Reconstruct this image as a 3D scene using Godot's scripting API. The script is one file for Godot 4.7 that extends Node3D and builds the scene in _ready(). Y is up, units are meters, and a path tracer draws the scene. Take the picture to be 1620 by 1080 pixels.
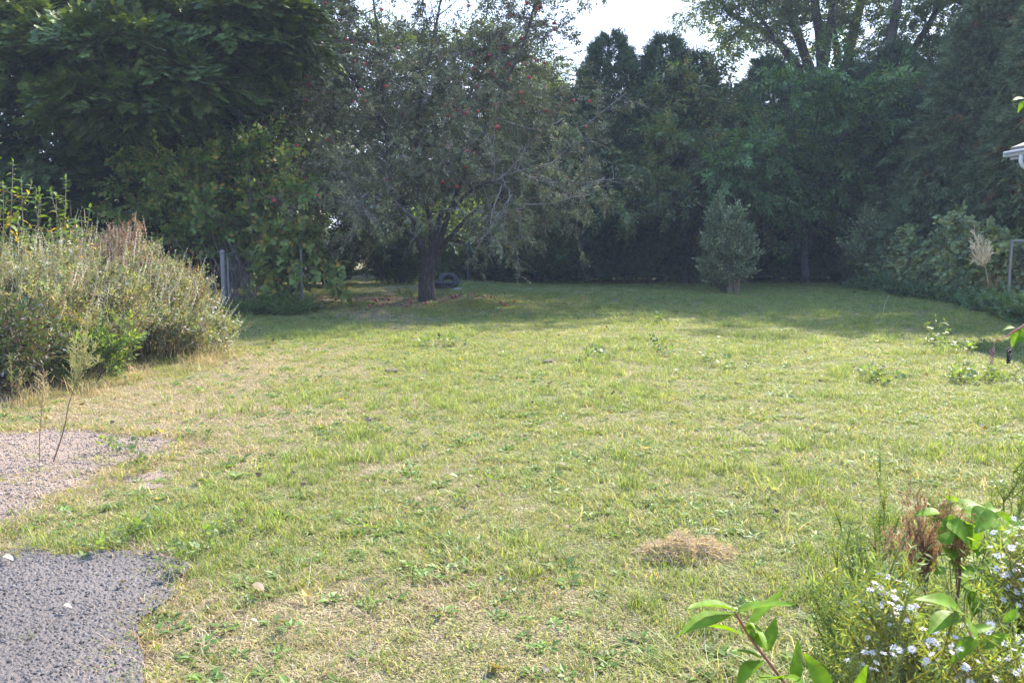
extends Node3D
# A sunny back garden in late summer, seen against the light: patchy lawn, old apple tree, cedars, overgrown fences.

const F = 1400.0            # focal length in photo pixels (photo is 1620 x 1080)
const PITCH = -0.11938
const EYE = 1.6

var rng = RandomNumberGenerator.new()
var lumps = FastNoiseLite.new()
var patchy = FastNoiseLite.new()
var fine = FastNoiseLite.new()
var used = {}
var mats = {}

# ---------------------------------------------------------------- helpers
func ray(px, py):
	return Basis(Vector3.RIGHT, PITCH) * Vector3((px - 810.0) / F, (540.0 - py) / F, -1.0)

func G(px, py):             # point of the ground
	var d = ray(px, py)
	var p = d * (-EYE / d.y)
	return Vector3(p.x, gh(p.x, p.z), p.z)

func A(px, py, depth):      # point at a depth in metres
	var d = ray(px, py)
	var p = d * (depth / -d.z)
	return Vector3(p.x, p.y + EYE, p.z)

func gh(x, z):              # height of the lawn
	return 0.035 * lumps.get_noise_2d(x * 9.0, z * 9.0) + 0.02 * lumps.get_noise_2d(x * 40.0 + 70.0, z * 40.0)

func on(x, z):
	return Vector3(x, gh(x, z), z)

func rf(a, b):
	return rng.randf_range(a, b)

func rv():
	return Vector3(rf(-1, 1), rf(-1, 1), rf(-1, 1))

func numbered(called):
	if not used.has(called):
		used[called] = 0
		return called
	used[called] += 1
	return "%s_%03d" % [called, used[called]]

func tag(o, label, category, group = "", kind = ""):
	if label: o.set_meta("label", label)
	if category: o.set_meta("category", category)
	if group: o.set_meta("group", group)
	if kind: o.set_meta("kind", kind)
	return o

func thing(called, label, category, at, group = ""):
	var o = Node3D.new()
	o.name = numbered(called)
	add_child(o)
	o.position = at
	return tag(o, label, category, group)

func part(parent, called, mesh, kind = ""):
	var m = MeshInstance3D.new()
	m.name = numbered(called) if parent == self else called
	m.mesh = mesh
	parent.add_child(m, true)
	if kind: m.set_meta("kind", kind)
	return m

func many(parent, called, mesh, xf, cols, kind = "stuff"):
	var mm = MultiMesh.new()
	mm.transform_format = MultiMesh.TRANSFORM_3D
	mm.use_colors = true
	mm.mesh = mesh
	mm.instance_count = xf.size()
	for i in xf.size():
		mm.set_instance_transform(i, xf[i])
		mm.set_instance_color(i, cols[i])
	var n = MultiMeshInstance3D.new()
	n.name = numbered(called) if parent == self else called
	n.multimesh = mm
	parent.add_child(n, true)
	n.set_meta("kind", kind)
	return n

func scatter(parent, called, meshes, xf, cols):     # share the copies out among a few variants
	for k in meshes.size():
		var a = []
		var b = []
		for i in range(k, xf.size(), meshes.size()):
			a.append(xf[i])
			b.append(cols[i])
		if a.size(): many(parent, called, meshes[k], a, b)

func frame(dir, up, at, s):   # y along dir, z as near to up as it goes
	var y = dir.normalized()
	var z = up - y * y.dot(up)
	if z.length() < 0.05: z = Vector3(0.3, 0.1, 1) - y * y.dot(Vector3(0.3, 0.1, 1))
	z = z.normalized()
	return Transform3D(Basis(y.cross(z), y, z).scaled_local(Vector3(s, s, s)), at)

func tint(lo, hi, warm = 0.0):
	var b = rf(lo, hi)
	var w = rf(0, warm)
	return Color(b * (1.0 + w), b, b * (1.0 - 0.5 * w))

class Buf:
	var v = PackedVector3Array()
	var n = PackedVector3Array()
	var c = PackedColorArray()
	var uv = PackedVector2Array()
	var ix = PackedInt32Array()
	func tri(a, b, d, col):
		var k = v.size()
		v.append(a); v.append(b); v.append(d)
		c.append(col); c.append(col); c.append(col)
		ix.append(k); ix.append(k + 1); ix.append(k + 2)
	func mesh(mat):
		var arr = []
		arr.resize(Mesh.ARRAY_MAX)
		arr[Mesh.ARRAY_VERTEX] = v
		if n.size() == v.size(): arr[Mesh.ARRAY_NORMAL] = n
		if c.size() == v.size(): arr[Mesh.ARRAY_COLOR] = c
		if uv.size() == v.size(): arr[Mesh.ARRAY_TEX_UV] = uv
		arr[Mesh.ARRAY_INDEX] = ix
		var m = ArrayMesh.new()
		m.add_surface_from_arrays(Mesh.PRIMITIVE_TRIANGLES, arr)
		m.surface_set_material(0, mat)
		return m

func tube(b, pts, r0, r1, sides, col = Color.WHITE, flare = 0.0, rough = 0.0):
	var k0 = b.v.size()
	var m = pts.size()
	var ref = Vector3(0.31, 0.05, 0.95)
	for i in m:
		var d = (pts[min(i + 1, m - 1)] - pts[max(i - 1, 0)]).normalized()
		var x = ref - d * d.dot(ref)
		if x.length() < 0.05: x = Vector3(1, 0.2, 0) - d * d.dot(Vector3(1, 0.2, 0))
		x = x.normalized()
		var y = d.cross(x)
		var t = float(i) / max(m - 1, 1)
		var r = lerp(r0, r1, t) + flare * pow(1.0 - t, 6.0)
		for s in sides:
			var a = TAU * s / sides
			var o = x * cos(a) + y * sin(a)
			var rr = r * (1.0 + (rough * fine.get_noise_3d(pts[i].y * 60.0, s * 37.0, pts[i].x * 60.0) if rough > 0.0 else 0.0))
			b.v.append(pts[i] + o * rr)
			b.n.append(o)
			b.c.append(col)
	for i in m - 1:
		for s in sides:
			var p = k0 + i * sides + s
			var q = k0 + i * sides + (s + 1) % sides
			b.ix.append_array([p, p + sides, q, q, p + sides, q + sides])

func spline(ctrl, per):
	var c = Curve3D.new()
	for i in ctrl.size():
		var t = (ctrl[min(i + 1, ctrl.size() - 1)] - ctrl[max(i - 1, 0)]) / 6.0
		c.add_point(ctrl[i], -t, t)
	var out = []
	var total = (ctrl.size() - 1) * per
	for i in total + 1:
		out.append(c.sample(min(i / per, ctrl.size() - 2), float(i - min(i / per, ctrl.size() - 2) * per) / per))
	return out

func wander(p, dir, length, n, wob, lift):
	var pts = [p]
	var d = dir.normalized()
	for i in n:
		d = (d + rv() * wob + Vector3(0, lift, 0)).normalized()
		p += d * length / n
		pts.append(p)
	return pts

# leaves: small ones as a few folded faces
func leaf(b, p, d, nrm, L, W, col, fold = 0.25, droop = 0.15):
	d = d.normalized()
	var s = d.cross(nrm).normalized()
	var nn = s.cross(d)
	var c = p + d * L * 0.45 - nn * W * fold
	var l = p + d * L * 0.4 + s * W * 0.5
	var r = p + d * L * 0.4 - s * W * 0.5
	var t = p + d * L - nn * L * droop
	b.tri(p, l, c, col); b.tri(p, c, r, col); b.tri(l, t, c, col); b.tri(c, t, r, col)

func lobed(b, p, d, nrm, L, col, outline, droop = 0.12):   # outline: [along, across] of one half from base to tip
	d = d.normalized()
	var s = d.cross(nrm).normalized()
	var nn = s.cross(d)
	var mid = p + d * L * 0.35 - nn * L * 0.06
	for side in [1.0, -1.0]:
		var last = p
		for q in outline:
			var at = p + d * L * q[0] + s * L * q[1] * side - nn * L * droop * (q[0] * q[0] + abs(q[1]) * 0.6)
			b.tri(last, at, mid, col)
			last = at

const MAPLE = [[-0.12, 0.22], [0.08, 0.28], [0.12, 0.55], [0.3, 0.34], [0.62, 0.5], [0.58, 0.2], [1.0, 0.0]]
const HEART = [[-0.12, 0.2], [-0.02, 0.4], [0.2, 0.47], [0.55, 0.3], [1.0, 0.0]]
const MULBERRY = [[0.0, 0.22], [0.2, 0.4], [0.45, 0.38], [0.75, 0.2], [1.0, 0.0]]

func sprig(seed_, n, twig, L, W, cols, mat, outline = [], loose = 0.35, spread = 0.8, twig_col = Color(0.12, 0.09, 0.06), hang = 0.15):
	rng.seed = seed_
	var b = Buf.new()
	var w = 0.004
	b.tri(Vector3(-w, 0, 0), Vector3(w, 0, 0), Vector3(0, twig, 0.0), twig_col)
	b.tri(Vector3(0, 0, -w), Vector3(0, 0, w), Vector3(0, twig, 0.0), twig_col)
	for i in n:
		var t = (i + 0.6) / n
		var side = 1.0 if i % 2 == 0 else -1.0
		var d = Vector3(side * spread * rf(0.6, 1.2), rf(0.25, 0.9), rf(-1, 1) * loose)
		if i == n - 1: d = Vector3(rf(-0.2, 0.2), 1, rf(-0.2, 0.2))
		var nr = Vector3(rf(-1, 1) * loose, rf(-1, 1) * loose, 1.0)
		var k = rf(0.7, 1.15)
		var col = cols[rng.randi() % cols.size()] * rf(0.8, 1.2)
		col.a = 1.0
		if outline.size():
			lobed(b, Vector3(0, twig * t, 0) + d.normalized() * L * 0.25, d, nr, L * k, col, outline)
		else:
			leaf(b, Vector3(0, twig * t, 0), d, nr, L * k, W * k, col, 0.25, hang)
	return b.mesh(mat)

func spray(seed_, n, length, cols, mat, droop):    # flat scale-leaved spray of a cedar
	rng.seed = seed_
	var b = Buf.new()
	for i in n:
		var t = float(i) / n
		var side = 1.0 if i % 2 == 0 else -1.0
		var p = Vector3(rf(-0.01, 0.01), length * t * 0.85, -droop * t * t * length)
		var d = Vector3(side * rf(0.5, 0.9), 1.0, rf(-0.35, 0.35)).normalized()
		var L = length * (0.42 - 0.25 * t) * rf(0.7, 1.2)
		var col = cols[rng.randi() % cols.size()] * rf(0.8, 1.2)
		col.a = 1.0
		var s = d.cross(Vector3(rf(-0.4, 0.4), rf(-0.4, 0.4), 1)).normalized() * L * 0.13
		var q = p + d * L * 0.5
		var tip = p + d * L + Vector3(0, 0, -droop * L * 0.5)
		b.tri(p, q + s, tip, col); b.tri(p, tip, q - s, col)
		var d2 = (d + Vector3(-side * 0.7, 0.3, 0)).normalized()
		b.tri(q, q + d2 * L * 0.5 + s * 0.6, q + d2 * L * 0.55 - s * 0.4, col)
		var d3 = (d + Vector3(side * 0.7, -0.2, 0)).normalized()
		b.tri(q - d * L * 0.15, q + d3 * L * 0.35 + s * 0.6, q + d3 * L * 0.4 - s * 0.4, col)
	return b.mesh(mat)

# ---------------------------------------------------------------- materials
func noise_tex(freq, ramp, seed_, size = 512, octaves = 4, normal = false, kind = FastNoiseLite.TYPE_SIMPLEX_SMOOTH):
	var n = FastNoiseLite.new()
	n.seed = seed_
	n.noise_type = kind
	n.frequency = freq
	n.fractal_octaves = octaves
	var t = NoiseTexture2D.new()
	t.width = size; t.height = size
	t.seamless = true
	t.noise = n
	if normal:
		t.as_normal_map = true
		t.bump_strength = 6.0
	if ramp.size():
		var g = Gradient.new()
		g.offsets = PackedFloat32Array(ramp.keys())
		var cc = PackedColorArray()
		for k in ramp: cc.append(ramp[k])
		g.colors = cc
		t.color_ramp = g
	return t

func srgb(r, g, b):
	return Color(r, g, b).linear_to_srgb()

func leaf_mat(called, back, rough = 0.5, spec = 0.4):
	var m = StandardMaterial3D.new()
	m.resource_name = called
	m.vertex_color_use_as_albedo = true
	m.roughness = rough
	m.metallic_specular = spec
	m.backlight_enabled = true
	m.backlight = back
	m.cull_mode = BaseMaterial3D.CULL_DISABLED
	mats[called] = m
	return m

func solid(called, col, rough, metal = 0.0):
	var m = StandardMaterial3D.new()
	m.resource_name = called
	m.albedo_color = col
	m.roughness = rough
	m.metallic = metal
	m.vertex_color_use_as_albedo = true
	mats[called] = m
	return m

func bark(called, lo, hi, scale):
	var m = solid(called, Color.WHITE, 0.95)
	m.albedo_texture = noise_tex(0.02, {0.25: lo, 0.5: lo.lerp(hi, 0.45), 0.8: hi}, 11, 256)
	m.uv1_triplanar = true
	m.uv1_scale = scale
	m.heightmap_enabled = true
	m.heightmap_texture = noise_tex(0.03, {}, 12, 256)
	m.heightmap_scale = 2.5
	return m

func make_materials():
	leaf_mat("leaf", Color(1.0, 1.0, 0.55))
	leaf_mat("leaf_glossy", Color(0.75, 0.75, 0.4), 0.5, 0.35)
	leaf_mat("needle", Color(0.5, 0.5, 0.3), 0.65, 0.3)
	leaf_mat("blade", Color(1.05, 1.05, 0.8), 0.5, 0.4)
	leaf_mat("petal", Color(0.8, 0.8, 0.8), 0.6, 0.3)
	leaf_mat("fluff", Color(0.9, 0.85, 0.7), 0.8, 0.2)
	bark("bark", srgb(0.022, 0.018, 0.016), srgb(0.09, 0.076, 0.068), Vector3(3, 0.9, 3))
	bark("bark_grey", srgb(0.05, 0.045, 0.04), srgb(0.2, 0.18, 0.165), Vector3(3, 0.8, 3))
	solid("twig", Color.WHITE, 0.9)
	var g = solid("galvanised", srgb(0.12, 0.122, 0.125), 0.6, 0.2)
	g.roughness_texture = noise_tex(0.05, {0.0: Color(0.5, 0.5, 0.5), 1.0: Color(1, 1, 1)}, 4, 128)
	g.uv1_triplanar = true
	g.uv1_scale = Vector3(4, 4, 4)
	var rb = solid("rubber", srgb(0.014, 0.013, 0.013), 0.75)
	rb.heightmap_enabled = true
	rb.heightmap_texture = noise_tex(0.06, {}, 9, 128)
	rb.heightmap_scale = 0.2
	rb.uv1_triplanar = true
	rb.uv1_scale = Vector3(3, 3, 3)
	solid("apple_skin", Color.WHITE, 0.35)
	solid("white_paint", srgb(0.5, 0.5, 0.52), 0.5)
	solid("plain", Color.WHITE, 0.85)
	var st = solid("stone", Color.WHITE, 0.9)
	st.albedo_texture = noise_tex(0.05, {0.2: srgb(0.6, 0.58, 0.56), 0.8: Color(1, 1, 1)}, 21, 256)
	st.uv1_triplanar = true
	st.uv1_scale = Vector3(3, 3, 3)
	st.heightmap_enabled = true
	st.heightmap_texture = noise_tex(0.04, {}, 22, 256)
	st.heightmap_scale = 0.5
	var so = solid("soil", Color.WHITE, 0.95)
	so.albedo_texture = noise_tex(0.035, {0.15: srgb(0.07, 0.055, 0.035), 0.4: srgb(0.16, 0.13, 0.075), 0.6: srgb(0.26, 0.215, 0.12), 0.85: srgb(0.36, 0.31, 0.19)}, 31, 1024, 5)
	so.uv1_triplanar = true
	so.uv1_world_triplanar = true
	so.uv1_scale = Vector3(0.9, 0.9, 0.9)
	so.heightmap_enabled = true
	so.heightmap_texture = noise_tex(0.06, {}, 32, 1024, 5)
	so.heightmap_scale = 3.0
	var asp = solid("asphalt", Color.WHITE, 0.8)
	asp.albedo_texture = noise_tex(0.17, {0.25: srgb(0.016, 0.0135, 0.0125), 0.42: srgb(0.055, 0.046, 0.042), 0.6: srgb(0.125, 0.103, 0.092), 0.85: srgb(0.24, 0.2, 0.178)}, 41, 1024, 3)
	asp.uv1_triplanar = true
	asp.uv1_world_triplanar = true
	asp.uv1_scale = Vector3(0.9, 0.9, 0.9)
	var gv = solid("gravel", Color.WHITE, 0.95)
	gv.albedo_texture = noise_tex(0.08, {0.15: srgb(0.12, 0.085, 0.06), 0.45: srgb(0.22, 0.155, 0.115), 0.65: srgb(0.32, 0.24, 0.185), 0.9: srgb(0.42, 0.35, 0.3)}, 51, 1024, 4)
	gv.uv1_triplanar = true
	gv.uv1_world_triplanar = true
	gv.uv1_scale = Vector3(0.8, 0.8, 0.8)
	gv.heightmap_enabled = true
	gv.heightmap_texture = noise_tex(0.09, {}, 52, 1024, 4)
	gv.heightmap_scale = 2.0

# ---------------------------------------------------------------- lawn
var drive_edge = PackedVector2Array()
var gravel_edge = PackedVector2Array()

func outline(points):
	var out = PackedVector2Array()
	for i in points.size():
		var p = G(points[i][0], points[i][1])
		out.append(Vector2(p.x, p.z))
	return out

func inside(edge, x, z, ragged):
	var q = Vector2(x + ragged * fine.get_noise_2d(x * 90.0, z * 90.0), z + ragged * fine.get_noise_2d(x * 90.0 + 300.0, z * 90.0))
	return Geometry2D.is_point_in_polygon(q, edge)

func bump_at(x, z, cx, cz, rx, rz):
	return exp(-pow((x - cx) / rx, 2) - pow((z - cz) / rz, 2))

func dryness(x, z):
	var d = 0.42 + 0.95 * patchy.get_noise_2d(x * 16.0, z * 12.0) + 0.4 * patchy.get_noise_2d(x * 50.0 + 90.0, z * 50.0)
	d -= 0.075 * clamp(x, -2.5, 5.0)
	d += 0.3 * clamp((z + 7.5) / 3.0, 0.0, 1.0) * clamp((2.5 - x) / 2.0, 0.25, 1.0)
	d -= 0.3 * clamp((-z - 9.0) / 4.0, 0.0, 1.0)
	d += 0.4 * bump_at(x, z, -2.6, -7.6, 1.1, 0.8) + 0.15 * bump_at(x, z, -2.0, -9.5, 2.0, 1.2) + 0.12 * bump_at(x, z, -0.3, -3.6, 1.2, 0.7) - 0.4 * bump_at(x, z, 1.3, -8.6, 2.6, 1.8) + 0.25 * bump_at(x, z, -0.3, -4.0, 0.7, 0.6)
	return clamp(d, 0.0, 1.0)

func litter(x, z):          # how far the ground under the old tree is bare
	return clamp(1.3 * bump_at(x, z, -3.6, -22.3, 3.2, 1.4) + 0.6 * bump_at(x, z, -1.2, -22.2, 1.2, 0.7) + 0.6 * patchy.get_noise_2d(x * 60.0, z * 60.0) - 0.15, 0.0, 1.0) if z < -18.0 and z > -27.0 else 0.0

func sheet(called, x0, x1, z0, z1, step, mat, lift, edge, ragged, rough, coarse, label):
	var b = Buf.new()
	var nx = int((x1 - x0) / step)
	var nz = int((z1 - z0) / step)
	var id = {}
	for j in nz:
		for i in nx:
			var x = x0 + i * step
			var z = z0 + j * step
			if not inside(edge, x + step * 0.5, z + step * 0.5, ragged): continue
			var q = []
			for o in [[0, 0], [1, 0], [1, 1], [0, 1]]:
				var key = (i + o[0]) + (j + o[1]) * (nx + 1)
				if not id.has(key):
					var px = x0 + (i + o[0]) * step
					var pz = z0 + (j + o[1]) * step
					var h = fine.get_noise_2d(px * coarse, pz * coarse) + 0.6 * fine.get_noise_2d(px * coarse * 2.3 + 50.0, pz * coarse * 2.3)
					id[key] = b.v.size()
					b.v.append(Vector3(px, gh(px, pz) + lift + rough * h, pz))
					var w = 0.88 + 0.2 * patchy.get_noise_2d(px * 120.0, pz * 120.0)
					b.c.append(Color(w, w, w))
				q.append(id[key])
			b.ix.append_array([q[0], q[1], q[2], q[0], q[2], q[3]])
	var st = part(self, called, b.mesh(mat))
	return tag(st, label, "", "", "structure")

func build_ground():
	var xs = [-500.0, -200.0, -90.0, -50.0, -35.0, -25.0]
	var zs = [-600.0, -250.0, -120.0, -80.0, -60.0, -48.0, -40.0]
	for i in 181: xs.append(-18.0 + i * 0.2)
	for i in 181: zs.append(-34.0 + i * 0.2)
	xs.append_array([25.0, 35.0, 50.0, 90.0, 200.0, 500.0])
	zs.append_array([4.0, 8.0, 16.0, 40.0, 120.0, 400.0])
	var b = Buf.new()
	for z in zs:
		for x in xs:
			b.v.append(Vector3(x, gh(x, z), z))
			b.n.append(Vector3.UP)
			var d = dryness(x, z)
			var k = litter(x, z)
			var col = Color(0.62, 0.75, 0.42).lerp(Color(1.05, 0.95, 0.85), d).lerp(Color(0.5, 0.42, 0.36), k)
			b.c.append(col)
	var w = xs.size()
	for j in zs.size() - 1:
		for i in w - 1:
			var p = j * w + i
			b.ix.append_array([p, p + 1, p + w, p + 1, p + w + 1, p + w])
	tag(part(self, "ground", b.mesh(mats.soil)), "garden ground of dry soil and thatch under the lawn", "", "", "structure")
	drive_edge = outline([[-300, 905], [0, 893], [60, 884], [120, 890], [200, 879], [258, 881], [290, 900], [268, 930], [282, 950], [244, 985], [240, 1015], [212, 1050], [208, 1085], [160, 1250], [150, 1500], [-900, 1500], [-900, 950]])
	gravel_edge = outline([[-200, 690], [40, 680], [150, 678], [235, 686], [320, 696], [290, 716], [235, 738], [170, 768], [110, 796], [50, 838], [-200, 885]])
	sheet("driveway", -3.6, -1.0, -4.6, -2.2, 0.009, mats.asphalt, 0.022, drive_edge, 0.13, 0.0062, 3300.0, "worn end of a grey asphalt driveway with a crumbling edge")
	sheet("gravel_patch", -6.0, -1.8, -7.4, -4.6, 0.018, mats.gravel, 0.003, gravel_edge, 0.6, 0.004, 1800.0, "bare pinkish patch of gravel and dirt in the lawn")

func tuft(seed_, n, radius, h0, h1, lean, width, cols, lie = 0.0):
	rng.seed = seed_
	var b = Buf.new()
	for i in n:
		var a = rf(0, TAU)
		var r = radius * sqrt(rng.randf())
		var p = Vector3(cos(a) * r, -0.01, sin(a) * r)
		var h = rf(h0, h1)
		var a2 = rf(0, TAU)
		var out = Vector3(cos(a2), 0, sin(a2)) * lean * rf(0.3, 1.2)
		var s = Vector3(-sin(a2 + rf(-0.8, 0.8)), 0, cos(a2)) * width * rf(0.6, 1.2) * 0.5
		var up = Vector3(0, 1.0 - lie, 0)
		var m = p + (up * 0.6 + out * 0.35) * h
		var t = p + (up * 0.95 + out) * h
		var col = cols[rng.randi() % cols.size()] * rf(0.75, 1.25)
		col.a = 1.0
		b.tri(p - s, p + s, m + s * 0.8, col)
		b.tri(p - s, m + s * 0.8, m - s * 0.8, col)
		b.tri(m - s * 0.8, m + s * 0.8, t, col)
	return b.mesh(mats.blade)

const GREEN = [Color(0.21, 0.285, 0.07), Color(0.245, 0.315, 0.08), Color(0.17, 0.24, 0.055), Color(0.29, 0.33, 0.11), Color(0.235, 0.3, 0.08), Color(0.38, 0.32, 0.2)]
const LUSH = [Color(0.15, 0.235, 0.06), Color(0.19, 0.275, 0.07), Color(0.24, 0.3, 0.1)]
const STRAW = [Color(0.5, 0.39, 0.31), Color(0.58, 0.47, 0.39), Color(0.42, 0.3, 0.23), Color(0.64, 0.56, 0.48), Color(0.3, 0.3, 0.15), Color(0.23, 0.26, 0.1)]

func build_lawn():
	var g = [tuft(1, 30, 0.07, 0.02, 0.06, 1.0, 0.0045, GREEN, 0.1), tuft(2, 28, 0.07, 0.025, 0.075, 1.2, 0.0045, GREEN, 0.2), tuft(3, 30, 0.07, 0.02, 0.05, 0.9, 0.005, GREEN, 0.2), tuft(9, 26, 0.07, 0.03, 0.08, 1.5, 0.0045, GREEN, 0.4)]
	var s = [tuft(4, 24, 0.07, 0.03, 0.075, 1.3, 0.004, STRAW, 0.55), tuft(5, 26, 0.07, 0.03, 0.085, 1.5, 0.004, STRAW, 0.65), tuft(6, 24, 0.07, 0.025, 0.06, 1.0, 0.0045, STRAW, 0.3)]
	var l = [tuft(7, 20, 0.05, 0.05, 0.11, 0.65, 0.005, LUSH), tuft(8, 18, 0.05, 0.05, 0.125, 0.9, 0.005, LUSH)]
	var w = []
	for k in 3: w.append(rosette(60 + k, 7, 0.05, 0.026))
	rng.seed = 500
	var gx = []
	var gc = []
	var sx = []
	var sc = []
	var lx = []
	var lc = []
	var wx = []
	var wc = []
	var bands = [[1.6, 6.0, 460.0, 0.95], [6.0, 10.0, 330.0, 1.0], [10.0, 17.0, 200.0, 1.1], [17.0, 33.0, 100.0, 1.4]]
	for band in bands:
		var half = 0.62 * band[1] + 1.6
		var count = int((band[1] - band[0]) * half * 2.0 * band[2])
		for i in count:
			var x = rf(-half, half)
			var z = -rf(band[0], band[1])
			if abs(x) > 0.6 * -z + 1.6: continue
			if x > 10.6: continue
			if z < -29.5 and rng.randf() < 0.5: continue
			if inside(drive_edge, x, z, 0.07) and rng.randf() > 0.004: continue
			if z > -4.9 and x < -0.8 and inside(drive_edge, x + 0.09, z + 0.07, 0.45) and rng.randf() < 0.62: continue
			var grav = inside(gravel_edge, x, z, 0.55)
			if grav and rng.randf() > 0.06 + 0.3 * clamp(0.15 + patchy.get_noise_2d(x * 60.0, z * 60.0) * 2.0, 0.0, 1.0): continue
			if rng.randf() < litter(x, z) * 0.95: continue
			var d = dryness(x, z)
			var shade = 0.5 + 0.5 * patchy.get_noise_2d(x * 200.0, z * 200.0)
			if rng.randf() < 0.5 * clamp(patchy.get_noise_2d(x * 80.0 + 400.0, z * 80.0) * 2.0, 0.0, 1.0): continue
			var sz = band[3] * rf(0.75, 1.2) * (1.0 + 0.55 * patchy.get_noise_2d(x * 110.0 + 700.0, z * 110.0))
			var up = (Vector3.UP + rv() * 0.12).normalized()
			var f = frame(up, Vector3(cos(i * 2.4), 0, sin(i * 2.4)), on(x, z), sz)
			var pick = rng.randf()
			if pick < 0.08 + 0.8 * smoothstep(0.14, 0.92, d):
				sx.append(f)
				sc.append(tint(0.7, 1.15, 0.1) * Color(1, 0.97 + 0.08 * shade, 0.95))
			elif patchy.get_noise_2d(x * 40.0 + 900.0, z * 40.0) > 0.1 + 0.3 * d and pick > 0.72:
				lx.append(f)
				lc.append(tint(0.8, 1.2, 0.2))
			elif pick > 0.955 - 0.05 * shade and d < 0.85:
				wx.append(f)
				wc.append(tint(0.8, 1.25, 0.15))
			else:
				gx.append(f)
				gc.append(tint(0.8, 1.2, 0.2))
	for e in [drive_edge, gravel_edge]:             # ragged grass creeping over the rims
		for i in e.size():
			var p0 = e[i]
			var p1 = e[(i + 1) % e.size()]
			for k in int(p0.distance_to(p1) * 150.0):
				var q = p0.lerp(p1, rng.randf()) + Vector2(rf(-0.13, 0.07), rf(-0.1, 0.08))
				if q.y > -1.5: continue
				var f = frame(Vector3.UP + rv() * 0.4, rv(), on(q.x, q.y), rf(0.6, 1.25))
				if rng.randf() < 0.72:
					sx.append(f)
					sc.append(tint(0.6, 1.1, 0.2))
				else:
					gx.append(f)
					gc.append(tint(0.8, 1.2, 0.2))
	var holder = thing("lawn_grass", "mown patchy lawn of green and yellowed grass filling the garden", "grass", Vector3.ZERO)
	holder.set_meta("kind", "stuff")
	scatter(holder, "green_grass", g, gx, gc)
	scatter(holder, "dry_grass", s, sx, sc)
	scatter(holder, "tall_grass", l, lx, lc)
	scatter(holder, "clover", w, wx, wc)
	var tx = []
	var tc = []
	var px = []
	var pc = []
	for i in 2600:
		var z = -rf(2.4, 14.0)
		var x = rf(-0.6, 0.6) * -z
		if inside(drive_edge, x, z, 0.07) or inside(gravel_edge, x, z, 0.3) or x > 10.0: continue
		if i % 2 == 0:
			tx.append(frame(Vector3.UP + rv() * 0.5, rv(), on(x, z), rf(0.6, 1.2)))
			tc.append(tint(0.8, 1.2, 0.1))
		elif patchy.get_noise_2d(x * 50.0 + 333.0, z * 50.0) > 0.05:
			px.append(frame(Vector3.UP + rv() * 0.2, rv(), on(x, z), rf(0.45, 1.15)))
			pc.append(tint(0.7, 1.2, 0.25))
	scatter(holder, "dry_stalks", [tuft(31, 4, 0.05, 0.08, 0.17, 1.2, 0.0035, STRAW, 0.3), tuft(32, 3, 0.04, 0.1, 0.2, 1.5, 0.003, [Color(0.6, 0.53, 0.42), Color(0.35, 0.36, 0.16)], 0.45)], tx, tc)
	scatter(holder, "broad_weeds", [rosette(70, 6, 0.055, 0.034), rosette(71, 8, 0.05, 0.026)], px, pc)
	pebbles()
	fallen_leaves()

func rosette(seed_, n, L, W):
	rng.seed = seed_
	var b = Buf.new()
	for i in n:
		var a = TAU * i / n + rf(-0.4, 0.4)
		var up = rf(0.25, 1.0)
		var d = Vector3(cos(a), up, sin(a))
		var nr = Vector3(-cos(a) * up, 1.0, -sin(a) * up) + rv() * 0.3
		var base = Vector3(cos(a), 0.4, sin(a)) * L * rf(0.1, 0.5)
		var col = Color(0.11, 0.2, 0.045) * rf(0.75, 1.35)
		col.a = 1.0
		leaf(b, base, d, nr, L * rf(0.7, 1.2), W * rf(0.8, 1.3), col, 0.2, 0.3)
	return b.mesh(mats.leaf)

func rock(seed_, rough, flat = 0.7):
	rng.seed = seed_
	var s = SphereMesh.new()
	s.radius = 0.5; s.height = 1.0
	s.radial_segments = 7; s.rings = 4
	var arr = s.get_mesh_arrays()
	var v = arr[Mesh.ARRAY_VERTEX]
	var b = Buf.new()
	var off = rf(0, 900)
	for p in v:
		var k = 1.0 + rough * fine.get_noise_3d(p.x * 110.0 + off, p.y * 110.0, p.z * 110.0)
		b.v.append(Vector3(p.x * k, p.y * k * flat, p.z * k * 0.85))
		b.c.append(Color.WHITE)
	b.ix = arr[Mesh.ARRAY_INDEX]
	return b.mesh(mats.stone)

func pebbles():
	var rocks = [rock(1, 0.5), rock(2, 0.7), rock(3, 0.6)]
	rng.seed = 77
	var xf = []
	var cols = []
	for i in 22000:
		var on_drive = i < 9000
		var x = rf(-4.2, -1.0) if on_drive else rf(-6.5, -1.8)
		var z = rf(-4.4, -2.4) if on_drive else rf(-7.5, -4.5)
		if not inside(drive_edge if on_drive else gravel_edge, x, z, 0.07 if on_drive else 0.4): continue
		var s = rf(0.004, 0.013) * (1.0 if rng.randf() < 0.93 else 1.7) if on_drive else rf(0.006, 0.02) * (1.0 if rng.randf() < 0.9 else 1.6)
		var p = on(x, z)
		p.y += 0.024 if on_drive else 0.006
		xf.append(Transform3D(Basis.from_euler(Vector3(rf(-0.5, 0.5), rf(0, TAU), rf(-0.5, 0.5))).scaled_local(Vector3(s, s, s)), p))
		var k = rf(0.05, 0.34) if on_drive else rf(0.22, 0.5)
		cols.append(Color(k, k * 0.97, k * 0.97) if on_drive else Color(k * 1.08, k * 0.88, k * 0.76))
	var holder = thing("loose_stones", "loose grey and pinkish stones on the driveway and bare patch", "gravel", Vector3.ZERO)
	holder.set_meta("kind", "stuff")
	scatter(holder, "stone", rocks, xf, cols)

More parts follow.
